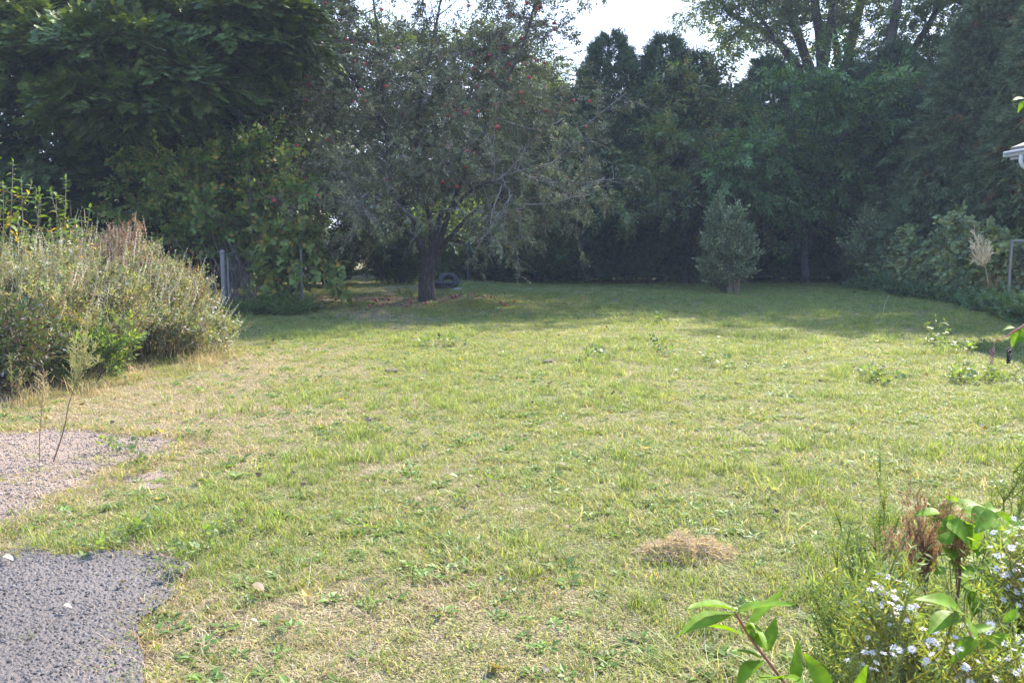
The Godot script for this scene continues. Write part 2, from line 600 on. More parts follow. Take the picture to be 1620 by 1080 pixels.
func fallen_leaves():
	var ms = []
	for k in 3:
		rng.seed = 90 + k
		var b = Buf.new()
		lobed(b, Vector3.ZERO, Vector3(0, 0, 1), Vector3(0.1, 1, 0), 0.07, Color.WHITE, MULBERRY, rf(-0.5, 0.6))
		ms.append(b.mesh(mats.leaf))
	rng.seed = 91
	var xf = []
	var cols = []
	for i in 1500:
		var under = i < 1050
		var x = rf(-8, 1.5) if under else rf(-7, 8)
		var z = rf(-25.5, -19.5) if under else -rf(2.6, 18)
		if under and rng.randf() > litter(x, z) + 0.04: continue
		var p = on(x, z) + Vector3(0, rf(0.02, 0.05) if under else rf(0.03, 0.07), 0)
		var s = rf(0.7, 1.3) if under else rf(0.4, 0.9)
		xf.append(Transform3D(Basis.from_euler(Vector3(rf(-0.5, 0.5), rf(0, TAU), rf(-0.5, 0.5))).scaled_local(Vector3(s, s, s)), p))
		var k = rng.randf()
		cols.append(Color(0.13, 0.09, 0.055) * rf(0.5, 1.4) if k < 0.8 else (Color(0.36, 0.28, 0.08) if k < 0.88 else Color(0.34, 0.3, 0.26)))
	var holder = thing("leaf_litter", "brown and yellow fallen leaves scattered over the lawn and under the apple tree", "leaf litter", Vector3.ZERO)
	holder.set_meta("kind", "stuff")
	scatter(holder, "fallen_leaf", ms, xf, cols)

# ---------------------------------------------------------------- plant builders
func crown(o, centre, radii, clumps, per, size, meshes, lo, hi, warm, fill, seed_, front = 0.35, hang = -0.15):
	rng.seed = seed_
	var xf = []
	var cols = []
	for i in clumps:
		var d = rv()
		while d.length() > 1.0 or d.length() < 0.2: d = rv()
		d.z += front
		d = d.normalized()
		var k = rf(0.72, 1.06) + 0.22 * lumps.get_noise_3d(d.x * 60.0 + seed_, d.y * 60.0, d.z * 60.0)
		var at = centre + d * radii * k
		var face = (d * 0.5 + Vector3.UP * 0.9 + rv() * 0.25).normalized()
		var u = face.cross(Vector3(0.2, 0.1, 1)).normalized()
		var w = face.cross(u)
		var big = size * rf(0.6, 1.35)
		var bright = rf(0.85, 1.15)
		for j in per:
			var a = rf(0, TAU)
			var r = sqrt(rng.randf())
			var off = u * cos(a) * r + w * sin(a) * r
			var p = at + off * big - face * big * 0.32 * r * r + face * rf(-0.16, 0.16) * big
			if p.y < 0.15: continue
			xf.append(frame(off + d * 0.5 + Vector3(0, hang, 0) + rv() * 0.35, face + rv() * 0.4, p, rf(0.8, 1.25)))
			cols.append(tint(lo, hi, warm) * bright)
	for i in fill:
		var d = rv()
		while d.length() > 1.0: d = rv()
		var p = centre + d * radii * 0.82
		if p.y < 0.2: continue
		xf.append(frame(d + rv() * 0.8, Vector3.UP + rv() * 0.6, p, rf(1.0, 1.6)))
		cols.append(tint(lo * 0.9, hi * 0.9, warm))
	scatter(o, "foliage", meshes, xf, cols)

func conifer(o, H, R, count, meshes, lo, hi, seed_, out_lift = 0.35, rust = 0.0, low = 0.02, power = 0.75):
	rng.seed = seed_
	var b = Buf.new()
	tube(b, wander(Vector3(0, -0.1, 0), Vector3.UP, H * 0.95, 8, 0.02, 0.05), 0.13, 0.02, 7, Color.WHITE, 0.06)
	part(o, "trunk", b.mesh(mats.bark))
	var xf = []
	var cols = []
	for i in count:
		var t = low + (1.0 - low) * (1.0 - sqrt(rng.randf()))
		if rng.randf() < 0.25: t = rf(low, 1.0)
		var a = rf(0, TAU)
		var lump = 1.0 + 0.22 * lumps.get_noise_3d(cos(a) * 55.0 + seed_ * 3.0, t * H * 22.0, sin(a) * 55.0)
		var prof = pow(1.0 - t, power) * (0.72 + 0.28 * min(t * 6.0, 1.0))
		var deep = 1.0 - 0.55 * pow(rng.randf(), 2.0)
		var r = R * prof * lump * deep + 0.05
		var outw = Vector3(cos(a), 0, sin(a))
		var d = outw * rf(0.25, 1.0) + Vector3(0, out_lift + rf(-0.3, 0.5), 0) + rv() * 0.55
		var side = Vector3(-sin(a), 0, cos(a))
		xf.append(frame(d, side.lerp(outw, rf(0.0, 1.0)) + Vector3(0, 0.4, 0) + rv() * 0.8, outw * r + Vector3(0, t * H, 0), rf(0.7, 1.2)))
		var c = tint(lo, hi, 0.1)
		if rng.randf() < rust: c = Color(2.6, 0.9, 0.7) * rf(0.7, 1.1)
		cols.append(c)
	scatter(o, "foliage", meshes, xf, cols)

# limbs fork into twigs; what comes back are the places where leaves grow
func side_twigs(b, pts, count, t0, l0, l1, r, lift, spread, col, spots, per):
	for k in count:
		var t = lerp(t0, 1.0, (k + rng.randf()) / count) * (pts.size() - 1.001)
		var i = int(t)
		var p = pts[i].lerp(pts[i + 1], t - i)
		var tan = (pts[i + 1] - pts[i]).normalized()
		var d = (tan * rf(0.2, 0.8) + rv().normalized() * spread + Vector3(0, lift, 0)).normalized()
		var L = rf(l0, l1)
		var q = wander(p, d, L, 5, 0.22, lift * 0.15)
		if b: tube(b, q, r, r * 0.3, 3, col)
		for j in per:
			var u = rf(0.15, 1.0) * 4.99
			var m = int(u)
			spots.append([q[m].lerp(q[m + 1], u - m), (q[m + 1] - q[m]).normalized()])
		if per == 0: spots.append(q)

func dress(o, called, spots, meshes, lo, hi, warm, s0, s1, flat, droop, reject = 0.0):
	var xf = []
	var cols = []
	for s in spots:
		if rng.randf() < reject: continue
		var d = s[1] + rv() * 0.7 + Vector3(0, droop, 0)
		xf.append(frame(d, Vector3.UP * flat + rv(), s[0] + rv() * 0.04, rf(s0, s1)))
		cols.append(tint(lo, hi, warm))
	scatter(o, called, meshes, xf, cols)
	return xf

# bushes: stems from the base, each a mesh of its own, with leafy side twigs
func shrub(o, stems, r, twigs, t0, tl0, tl1, per, meshes, lo, hi, warm, s0, s1, seed_, droop = 0.0, flat = 0.8, mat = "bark", sag = 0.0, stem_called = "stem", tw_lift = 0.25):
	rng.seed = seed_
	var spots = []
	var tb = Buf.new()
	for s in stems:
		var a = s[0]
		var c = s[1]
		var mid = a.lerp(c, 0.5) + Vector3(0, (c.y - a.y) * 0.12 + sag, 0) + rv() * 0.06 * (c - a).length()
		var pts = spline([a, mid, c], 5)
		var b = Buf.new()
		tube(b, pts, r, r * 0.3, 5)
		part(o, stem_called, b.mesh(mats[mat]))
		side_twigs(tb, pts, twigs, t0, tl0, tl1, r * 0.35, tw_lift, 0.8, Color(0.16, 0.12, 0.085), spots, per)
		for j in int(per * 1.5): spots.append([pts[pts.size() - 1 - rng.randi() % 3] + rv() * 0.05, (c - mid).normalized()])
	if tb.v.size(): part(o, "twigs", tb.mesh(mats.twig), "stuff")
	return dress(o, "foliage", spots, meshes, lo, hi, warm, s0, s1, flat, droop)

# weeds in a mound: thin stems in their hundreds, so one part, with fine leaves and flower heads
func mound(o, rx, H, rz, n, per, meshes, lo, hi, warm, seed_, s0 = 0.8, s1 = 1.3, flowers = 0, flower_meshes = [], flower_cols = [], stem_col = Color(0.24, 0.2, 0.1), low = 0.25):
	rng.seed = seed_
	var b = Buf.new()
	var xf = []
	var cols = []
	var ends = []
	for i in n:
		var a = rf(0, TAU)
		var r = sqrt(rng.randf())
		var base = Vector3(cos(a) * r * rx * 0.75, 0, sin(a) * r * rz * 0.75)
		var k = sqrt(max(0.05, 1.0 - r * r * 0.85)) * rf(0.72, 1.12)
		var top = Vector3(cos(a) * r * rx * 1.12, H * k, sin(a) * r * rz * 1.12) + rv() * 0.12
		var pts = spline([base, base.lerp(top, 0.5) + Vector3(0, H * 0.08, 0), top], 3)
		tube(b, pts, 0.006, 0.002, 3, stem_col * rf(0.7, 1.3))
		for j in per:
			var t = lerp(low, 1.0, pow(rng.randf(), 0.7)) * (pts.size() - 1.001)
			var m = int(t)
			var p = pts[m].lerp(pts[m + 1], t - m) + rv() * 0.06
			if lumps.get_noise_3d(p.x * 190.0 + seed_ * 7.0, p.y * 190.0, p.z * 190.0) < -0.12 and rng.randf() < 0.75: continue
			var kind = patchy.get_noise_3d(p.x * 70.0 + seed_ * 11.0, p.y * 70.0, p.z * 70.0) * 3.0
			xf.append(frame(Vector3(rf(-1, 1), rf(0.3, 1.2), rf(-1, 1)), rv(), p, rf(s0, s1)))
			cols.append(tint(lo, hi, warm) * Color(1, 1, 1).lerp(Color(1.14, 0.98, 0.92) if kind > 0.0 else Color(1.15, 1.2, 1.3), clamp(abs(kind) - 0.1, 0.0, 1.0)))
		ends.append(top)
	part(o, "stems", b.mesh(mats.twig), "stuff")
	scatter(o, "foliage", meshes, xf, cols)
	if flowers:
		var fx = []
		var fc = []
		for i in flowers:
			var p = ends[(rng.randi() % max(1, ends.size() / 4)) * 4 if i % 3 else rng.randi() % ends.size()] + rv() * 0.09 - Vector3(0, rf(-0.03, 0.1), 0)
			fx.append(frame(Vector3(rf(-0.6, 0.6), 1, rf(-0.6, 0.6)), rv(), p, rf(0.7, 1.3)))
			fc.append(flower_cols[rng.randi() % flower_cols.size()] * rf(0.85, 1.15))
		scatter(o, "flowers", flower_meshes, fx, fc)

func big_leaf(seed_, ratio, curl, fold, heart = 0.0, mat = "leaf"):     # unit length along y, normal z
	rng.seed = seed_
	var b = Buf.new()
	var n = 16
	var wave = rf(0, 6)
	for i in n + 1:
		var t = float(i) / n
		var w = ratio * 0.5 * pow(sin(PI * pow(t, 0.72 - 0.25 * heart)), 0.85) * (1.0 - 0.25 * t) * 1.2
		if i == n: w = 0.0
		if i == 0: w = 0.012
		var y = t
		var z = -curl * t * t
		for j in 5:
			var s = (j - 2) / 2.0
			var back = -heart * 0.16 * abs(s) * pow(1.0 - t, 3.0)
			var vein = 0.012 * sin(t * 34.0) * (1.0 - abs(s)) * abs(s) * 2.0
			b.v.append(Vector3(w * s, y + back, z + fold * w * abs(s) + vein + 0.02 * sin(t * 7.0 + wave) * s))
			var c = 1.0 if j != 2 else 1.25
			var spot = clamp(2.6 * fine.get_noise_2d(i * 55.0 + seed_ * 31.0, j * 70.0) - 0.75, 0.0, 1.0)
			c *= 0.9 + 0.35 * fine.get_noise_2d(i * 25.0 + seed_ * 17.0, j * 40.0)
			b.c.append(Color(0.115 * c, 0.19 * c, 0.04 * c).lerp(Color(0.16, 0.1, 0.04), spot * 0.8))
	for i in n:
		for j in 4:
			var p = i * 5 + j
			b.ix.append_array([p, p + 5, p + 1, p + 1, p + 5, p + 6])
	var st = SurfaceTool.new()
	st.create_from(b.mesh(mats[mat]), 0)
	st.generate_normals()
	var m = st.commit()
	m.surface_set_material(0, mats[mat])
	return m

func put_leaf(o, mesh, base, tip, up, petiole = 0.0, called = "leaf"):
	var d = tip - base
	var l = part(o, called, mesh)
	l.transform = frame(d, up, base - o.position, d.length())
	return l

func flower_mesh(seed_, petals, R, col, eye, mat = "petal"):
	rng.seed = seed_
	var b = Buf.new()
	for i in petals:
		var a = TAU * i / petals + rf(-0.1, 0.1)
		var d = Vector3(cos(a), rf(-0.15, 0.3), sin(a))
		leaf(b, d * R * 0.15, d, Vector3.UP, R * rf(0.8, 1.0), R * 0.26, col, 0.1, 0.1)
	for i in 6:
		var a = TAU * i / 6.0
		var a2 = TAU * (i + 1) / 6.0
		b.tri(Vector3(cos(a), 0.1, sin(a)) * R * 0.24, Vector3(0, R * 0.2, 0), Vector3(cos(a2), 0.1, sin(a2)) * R * 0.24, eye)
	return b.mesh(mats[mat])

func fluff_sprig(seed_, n, length, col, width):
	rng.seed = seed_
	var b = Buf.new()
	b.tri(Vector3(-0.003, 0, 0), Vector3(0.003, 0, 0), Vector3(0, length, 0), col * 0.7)
	for i in n:
		var p = Vector3(0, length * rf(0.1, 1.0), 0)
		var d = (rv() + Vector3(0, 0.6, 0)).normalized()
		var c = col * rf(0.75, 1.2)
		c.a = 1.0
		leaf(b, p, d, rv(), width * rf(0.8, 2.0), width * 0.6, c, 0.2, 0.1)
	return b.mesh(mats.fluff)

func sphere_mesh(r, seg, rings, mat):
	var s = SphereMesh.new()
	s.radius = r; s.height = r * 2.0; s.radial_segments = seg; s.rings = rings
	s.material = mat
	return s

func apple_mesh(col, col2):
	var b = Buf.new()
	var prof = [[0.006, 0.022], [0.016, 0.032], [0.03, 0.024], [0.037, 0.005], [0.033, -0.016], [0.02, -0.03], [0.006, -0.026]]
	for i in prof.size():
		for s in 9:
			var a = TAU * s / 9.0
			b.v.append(Vector3(cos(a) * prof[i][0], prof[i][1], sin(a) * prof[i][0]))
			b.n.append(Vector3(cos(a) * prof[i][0], prof[i][1], sin(a) * prof[i][0]).normalized())
			b.c.append(col.lerp(col2, clamp(0.5 + 0.5 * sin(a + i), 0.0, 1.0) * 0.6))
	for i in prof.size() - 1:
		for s in 9:
			var p = i * 9 + s
			var q = i * 9 + (s + 1) % 9
			b.ix.append_array([p, p + 9, q, q, p + 9, q + 9])
	return b.mesh(mats.apple_skin)

func box(b, lo, hi, col = Color.WHITE):
	var p = []
	for k in 8: p.append(Vector3(hi.x if k & 1 else lo.x, hi.y if k & 2 else lo.y, hi.z if k & 4 else lo.z))
	for f in [[0, 2, 3, 1], [4, 5, 7, 6], [0, 1, 5, 4], [2, 6, 7, 3], [0, 4, 6, 2], [1, 3, 7, 5]]:
		b.tri(p[f[0]], p[f[2]], p[f[1]], col)
		b.tri(p[f[0]], p[f[3]], p[f[2]], col)

# ---------------------------------------------------------------- fences and built things
func fence(called, label, posts, height, radius, rail = true, wire = true, thick = []):
	var o = thing(called, label, "fence", posts[0])
	var wb = Buf.new()
	for i in posts.size():
		var p = posts[i] - o.position
		var b = Buf.new()
		var r = thick[i] if i < thick.size() else radius
		tube(b, [p + Vector3(0, -0.1, 0), p + Vector3(0, height * 0.5, 0), p + Vector3(0, height + 0.03, 0)], r, r, 10)
		var post = part(o, "post", b.mesh(mats.galvanised))
		var cap = part(post, "post_cap", sphere_mesh(r * 1.25, 10, 5, mats.galvanised))
		cap.position = p + Vector3(0, height + 0.04, 0)
		if i == 0: continue
		var a = posts[i - 1] - o.position
		if rail:
			var rb = Buf.new()
			tube(rb, [a + Vector3(0, height - 0.02, 0), p + Vector3(0, height - 0.02, 0)], 0.02, 0.02, 8)
			part(o, "top_rail", rb.mesh(mats.galvanised))
		if wire:
			var run = (p - a)
			var L = Vector2(run.x, run.z).length()
			var step = 0.075
			var h = height - 0.08
			var n = int((L + h) / step)
			for k in n:
				for way in 2:
					var u0 = k * step - h
					var u1 = u0 + h
					var y0 = 0.04
					var y1 = 0.04 + h
					if u0 < 0.0: y0 -= u0; u0 = 0.0
					if u1 > L: y1 -= u1 - L; u1 = L
					if u1 <= u0: continue
					if way: u0 = L - u0; u1 = L - u1
					tube(wb, [a + run * (u0 / L) + Vector3(0, y0, 0), a + run * (u1 / L) + Vector3(0, y1, 0)], 0.0012, 0.0012, 3)
	if wb.v.size(): part(o, "wire_mesh", wb.mesh(mats.galvanised), "stuff")
	return o

func tyre_mesh():
	var b = Buf.new()
	var prof = []
	for k in 20:
		var a = TAU * k / 20.0
		var x = sign(cos(a)) * pow(abs(cos(a)), 0.55) * 0.085
		var y = sign(sin(a)) * pow(abs(sin(a)), 0.6) * 0.095
		prof.append(Vector2(0.225 + x, y))
	var seg = 44
	for s in seg:
		var a = TAU * s / seg
		for k in 20:
			var q = prof[k]
			var r = q.x
			if r > 0.295: r -= 0.009 * (s % 2) + (0.008 if k % 3 == 0 else 0.0)
			b.v.append(Vector3(cos(a) * r, q.y, sin(a) * r))
			b.c.append(Color.WHITE)
	for s in seg:
		for k in 20:
			var p = s * 20 + k
			var q = s * 20 + (k + 1) % 20
			var p2 = ((s + 1) % seg) * 20 + k
			var q2 = ((s + 1) % seg) * 20 + (k + 1) % 20
			b.ix.append_array([p, q, p2, q, q2, p2])
	return b.mesh(mats.rubber)

func build_house():
	var o = thing("house", "corner of a white house eave with gutter and downspout at the right edge", "house", Vector3(9.16, 0, -15.3))
	var b = Buf.new()
	box(b, Vector3(0, 0.0, 0.0), Vector3(8.0, 2.9, 11.0), Color(0.75, 0.75, 0.74))
	part(o, "wall", b.mesh(mats.plain))
	b = Buf.new()                                   # roof: two slopes, the ridge along z
	var e = -0.5
	var w = 8.5
	var z0 = -0.35
	var z1 = 11.4
	for lay in [[Vector3(e, 3.06, 0), Vector3(4.0, 4.9, 0)], [Vector3(w, 3.06, 0), Vector3(4.0, 4.9, 0)]]:
		var p = lay[0]
		var q = lay[1]
		var t = Vector3(0, 0.05, 0)
		var c = [p + Vector3(0, 0, z0), q + Vector3(0, 0, z0), q + Vector3(0, 0, z1), p + Vector3(0, 0, z1)]
		var col = Color(0.1, 0.095, 0.09)
		b.tri(c[0] + t, c[1] + t, c[2] + t, col); b.tri(c[0] + t, c[2] + t, c[3] + t, col)
		b.tri(c[0], c[2], c[1], col); b.tri(c[0], c[3], c[2], col)
		for k in 4:
			var k2 = (k + 1) % 4
			b.tri(c[k], c[k2], c[k2] + t, col); b.tri(c[k], c[k2] + t, c[k] + t, col)
	part(o, "roof", b.mesh(mats.plain))
	b = Buf.new()
	box(b, Vector3(e + 0.03, 2.905, z0 + 0.03), Vector3(-0.003, 2.93, z1 - 0.03), Color(0.7, 0.7, 0.7))
	box(b, Vector3(-0.003, 2.905, z0 + 0.03), Vector3(8.4, 2.93, -0.003), Color(0.7, 0.7, 0.7))
	part(o, "soffit", b.mesh(mats.white_paint))
	b = Buf.new()
	box(b, Vector3(e + 0.005, 2.9, z0 + 0.01), Vector3(e + 0.028, 3.058, z1 - 0.01))
	box(b, Vector3(e + 0.03, 2.935, z0 + 0.01), Vector3(8.4, 3.058, z0 + 0.027))
	part(o, "fascia", b.mesh(mats.white_paint))
	b = Buf.new()                                   # gutter: an ogee trough run along the eave
	var prof = [Vector2(0.0, 0.0), Vector2(-0.07, 0.0), Vector2(-0.085, 0.03), Vector2(-0.12, 0.06), Vector2(-0.12, 0.085), Vector2(-0.108, 0.09), Vector2(-0.108, 0.066), Vector2(-0.078, 0.036), Vector2(-0.066, 0.012), Vector2(0.0, 0.012)]
	for k in prof.size():
		var p = prof[k]
		var q = prof[(k + 1) % prof.size()]
		var a0 = Vector3(e + p.x, 2.95 + p.y, z0)
		var a1 = Vector3(e + q.x, 2.95 + q.y, z0)
		var dz = Vector3(0, 0, z1 - z0)
		b.tri(a0, a1, a1 + dz, Color.WHITE); b.tri(a0, a1 + dz, a0 + dz, Color.WHITE)
	box(b, Vector3(e - 0.118, 2.95, z0 - 0.006), Vector3(e, 3.035, z0 - 0.002))
	part(o, "gutter", b.mesh(mats.white_paint))
	b = Buf.new()
	tube(b, spline([Vector3(e - 0.05, 2.95, 0.1), Vector3(e - 0.05, 2.82, 0.1), Vector3(e + 0.05, 2.72, 0.1), Vector3(-0.12, 2.6, 0.1), Vector3(-0.05, 2.5, 0.1), Vector3(-0.045, 1.4, 0.1), Vector3(-0.045, 0.1, 0.1)], 6), 0.036, 0.036, 10)
	part(o, "downspout", b.mesh(mats.white_paint))

func build_fences():
	var P = [G(355, 499), G(363, 496), G(395, 479), G(430, 479), G(478, 491)]
	fence("chain_link_fence", "galvanised chain link enclosure overgrown by a leaning bush, left of the apple tree", [P[4], P[3], P[2], P[0]], 1.25, 0.028, true, true, [0.032, 0.025, 0.025, 0.045])
	var o = thing("metal_pole", "thin grey metal pole standing close beside the thick corner post", "pole", P[1])
	var b = Buf.new()
	tube(b, [Vector3(0, -0.1, 0), Vector3(0, 1.18, 0)], 0.02, 0.02, 8)
	part(o, "pole", b.mesh(mats.galvanised))
	for y in [0.15, 0.45, 0.95]:
		b = Buf.new()
		tube(b, [Vector3(-0.03, y, 0), Vector3(0.1, y + 0.01, 0.02)], 0.008, 0.008, 6)
		part(o, "hinge", b.mesh(mats.galvanised))
	o = thing("wooden_post", "short weathered grey wooden post under the vine", "post", G(455, 490))
	b = Buf.new()
	box(b, Vector3(-0.07, -0.05, -0.07), Vector3(0.07, 0.42, 0.07), Color(0.2, 0.18, 0.17))
	part(o, "post", b.mesh(mats.bark_grey))
	var right = [G(1368, 452), Vector3(11.3, 0, -26.0), Vector3(11.1, 0, -23.2), Vector3(10.95, 0, -21.2)]
	fence("chain_link_fence", "long chain link fence sagging under leafy vines along the right side", right, 1.45, 0.03)
	# gate: a frame of pipe at the near end of the right fence
	var g0 = G(1594, 493)
	o = thing("gate", "tall pipe framed chain link gate at the right edge of the lawn", "gate", g0)
	b = Buf.new()
	var h = 1.5
	var run = Vector3(1.15, 0, 0.25)
	tube(b, [Vector3(0, -0.05, 0), Vector3(0, h, 0)], 0.03, 0.03, 10)
	tube(b, [Vector3(0, h, 0), run + Vector3(0, h, 0)], 0.026, 0.026, 10)
	tube(b, [run + Vector3(0, -0.05, 0), run + Vector3(0, h, 0)], 0.03, 0.03, 10)
	tube(b, [Vector3(0, 0.12, 0), run + Vector3(0, 0.12, 0)], 0.024, 0.024, 10)
	part(o, "frame", b.mesh(mats.galvanised))
	b = Buf.new()
	var L = run.length()
	for k in int((L + h) / 0.075):
		for way in 2:
			var u0 = k * 0.075 - (h - 0.14)
			var u1 = u0 + h - 0.14
			var y0 = 0.13
			var y1 = h - 0.01
			if u0 < 0.0: y0 -= u0; u0 = 0.0
			if u1 > L: y1 -= u1 - L; u1 = L
			if u1 <= u0: continue
			if way: u0 = L - u0; u1 = L - u1
			tube(b, [run * (u0 / L) + Vector3(0, y0, 0), run * (u1 / L) + Vector3(0, y1, 0)], 0.0012, 0.0012, 3)
	part(o, "wire_mesh", b.mesh(mats.galvanised), "stuff")
	# the back fence, seen through the gap behind the tyres
	fence("chain_link_fence", "dark back boundary fence showing through the gap behind the old tyres", [on(-6.5, -31.2), on(-4.0, -31.3), on(-1.55, -31.4), on(0.9, -31.5), on(3.4, -31.5)], 1.3, 0.03)

func build_tyres():
	var m = tyre_mesh()
	var at = G(703, 457)
	var slab = Buf.new()
	box(slab, Vector3(-0.45, -0.03, -0.4), Vector3(0.5, 0.035, 0.42), Color(0.42, 0.39, 0.36))
	var s = part(self, "paving_slab", slab.mesh(mats.stone))
	s.position = at
	tag(s, "pale flat concrete slab on the ground under the tyres", "paving slab")
	var o = thing("tyre", "old black tyre lying flat on the slab", "tyre", at + Vector3(-0.03, 0.135, 0.12))
	part(o, "tread", m)
	o.scale = Vector3(1.12, 1.05, 1.12)
	o = thing("tyre", "old black tyre standing tilted behind the flat one", "tyre", at + Vector3(0.1, 0.23, -0.36))
	part(o, "tread", m)
	o.rotation = Vector3(0.7, 0.2, 0.0)
	o.scale = Vector3(1.05, 1.0, 1.05)

func build_apple_tree():
	var at = G(676, 477)
	var D = -at.z
	var o = thing("apple_tree", "old spreading apple tree with red apples in the middle of the garden", "tree", at)
	var L = func(px, py, dz): return A(px, py, D + dz) - at
	rng.seed = 31
	var b = Buf.new()
	tube(b, spline([Vector3(0, -0.15, 0), L.call(675, 455, 0), L.call(675, 438, 0), L.call(679, 420, 0), L.call(682, 408, 0)], 5), 0.19, 0.15, 14, Color.WHITE, 0.07, 0.3)
	part(o, "trunk", b.mesh(mats.bark))
	var limbs = [
		[0.085, [[676, 415, 0], [664, 380, -0.2], [648, 335, -0.4], [630, 300, -0.5], [618, 250, -0.6], [610, 180, -0.4], [601, 90, -0.2], [592, 0, 0], [584, -80, 0.2]]],
		[0.09, [[686, 412, 0], [691, 370, 0.2], [697, 335, 0.5], [716, 285, 0.9], [745, 230, 1.4], [775, 198, 1.8], [825, 178, 2.1], [880, 185, 2.4], [925, 215, 2.6]]],
		[0.075, [[680, 412, 0], [681, 360, 0.3], [668, 300, 0.5], [660, 230, 0.6], [664, 150, 0.7], [682, 80, 0.8], [700, 0, 0.9], [706, -70, 1.0]]],
		[0.07, [[690, 410, 0], [703, 360, -0.5], [722, 300, -1.0], [755, 225, -1.4], [790, 150, -1.8], [826, 75, -2.0], [850, 5, -2.2], [862, -40, -2.3]]],
		[0.055, [[668, 395, 0], [630, 350, -0.6], [585, 315, -1.2], [540, 295, -1.6], [500, 300, -2.0]]],
		[0.05, [[694, 395, 0], [740, 340, -0.9], [800, 300, -1.7], [865, 285, -2.3], [925, 290, -2.8]]],
		[0.05, [[640, 325, -0.4], [600, 270, 0.6], [560, 225, 1.2], [520, 170, 1.6], [490, 130, 1.9]]],
		[0.05, [[650, 345, 0], [620, 310, -1.6], [590, 300, -2.6], [560, 330, -3.2]]],
		[0.045, [[660, 240, 0.6], [720, 190, -0.5], [760, 120, -1.0], [800, 80, -1.2], [850, 60, -1.0]]],
		[0.045, [[612, 200, -0.5], [570, 140, -1.0], [535, 90, -1.4], [515, 40, -1.5], [505, -20, -1.6]]],
		[0.045, [[705, 350, -0.4], [750, 300, -2.0], [790, 290, -3.0], [830, 330, -3.4]]],
	]
	var spots = []
	var bare = []
	var tb = Buf.new()
	for l in limbs:
		var ctrl = []
		for c in l[1]: ctrl.append(L.call(c[0], c[1], c[2]) + rv() * 0.04)
		var pts = spline(ctrl, 5)
		b = Buf.new()
		tube(b, pts, l[0], l[0] * 0.22, 8, Color.WHITE, 0.02, 0.2)
		part(o, "limb", b.mesh(mats.bark))
		var second = []
		side_twigs(tb, pts, 15, 0.25, 0.7, 1.7, l[0] * 0.22 + 0.004, 0.06, 0.95, Color(0.2, 0.175, 0.16), second, 0)
		for q in second:
			side_twigs(tb, q, 6, 0.15, 0.3, 0.75, 0.0045, -0.08, 0.9, Color(0.22, 0.195, 0.18), spots, 8)
			if rng.randf() < 0.5: side_twigs(tb, q, 7, 0.3, 0.25, 0.7, 0.004, -0.1, 1.0, Color(0.36, 0.32, 0.32), bare, 1)
	part(o, "twigs", tb.mesh(mats.twig), "stuff")
	var leafy = [sprig(201, 8, 0.2, 0.085, 0.04, [Color(0.11, 0.13, 0.06), Color(0.14, 0.155, 0.075), Color(0.075, 0.095, 0.04)], mats.leaf_dull, [], 0.6), sprig(202, 7, 0.18, 0.08, 0.038, [Color(0.12, 0.135, 0.068), Color(0.16, 0.17, 0.095), Color(0.09, 0.11, 0.05)], mats.leaf_dull, [], 0.7), sprig(203, 7, 0.22, 0.075, 0.034, [Color(0.17, 0.165, 0.12), Color(0.12, 0.13, 0.08)], mats.leaf_dull, [], 0.8)]
	# loose outer twigs that fill the crown between the limbs
	for i in 11500:
		var d = rv()
		while d.length() > 1.0: d = rv()
		if d.y > 0.3 and rng.randf() < 0.15: continue
		var p = L.call(682, 195, 0) + d * Vector3(4.15, 3.75, 3.2)
		if abs(p.x) < 0.9 and p.z > -0.6 and p.y < 2.3: continue
		if p.y < 1.15 + 0.5 * lumps.get_noise_2d(p.x * 80.0, p.z * 80.0): continue
		if lumps.get_noise_3d(p.x * 60.0, p.y * 60.0, p.z * 60.0) < -0.02: continue
		spots.append([p, (d + Vector3(0, -0.3, 0)).normalized()])
	var xf = dress(o, "foliage", spots, leafy, 0.45, 1.5, 0.15, 0.8, 1.35, 0.5, -0.15, 0.12)
	var reds = [apple_mesh(Color(0.32, 0.018, 0.026), Color(0.42, 0.035, 0.035)), apple_mesh(Color(0.2, 0.013, 0.022), Color(0.3, 0.025, 0.026)), apple_mesh(Color(0.42, 0.13, 0.05), Color(0.4, 0.05, 0.04))]
	var hung = 0
	var tries = 0
	var last = Vector3.ZERO
	while hung < 170 and tries < 40000:
		tries += 1
		var p = xf[rng.randi() % xf.size()].origin
		if p.y < 2.0 + rf(0, 2.4) or p.z < 0.4: continue
		if hung % 3 and last.distance_to(p) > 0.5 and tries % 30: continue
		last = p
		var ap = part(o, "apple", reds[0 if hung % 5 < 3 else (1 if hung % 9 else 2)])
		ap.position = p + Vector3(0, -0.05, 0.03)
		ap.rotation = Vector3(rf(-0.4, 0.4), rf(0, TAU), rf(-0.4, 0.4))
		var s = rf(0.9, 1.22)
		ap.scale = Vector3(s, s, s)
		hung += 1
	# windfalls
	var spotsf = [[707, 484], [712, 470], [716, 472], [722, 471], [746, 469], [754, 468], [768, 471], [778, 473], [786, 476], [793, 482], [697, 482], [677, 484], [640, 487], [618, 476], [604, 483], [596, 478], [631, 462], [585, 486], [800, 486], [918, 472], [812, 479], [650, 480], [566, 490], [742, 481], [503, 490]]
	for s in spotsf:
		var g = G(s[0] + rf(-3, 3), s[1] + rf(-1.5, 1.5))
		var ap = part(self, "fallen_apple", reds[0 if rng.randf() < 0.5 else 1])
		ap.position = g + Vector3(0, 0.035, 0)
		ap.rotation = rv()
		tag(ap, "small red apple lying on the ground near the apple tree", "apple", "windfall apples under the apple tree")

# ---------------------------------------------------------------- trees and hedges
func tree_base(called, label, at, group = ""):
	return thing(called, label, "tree", at, group)

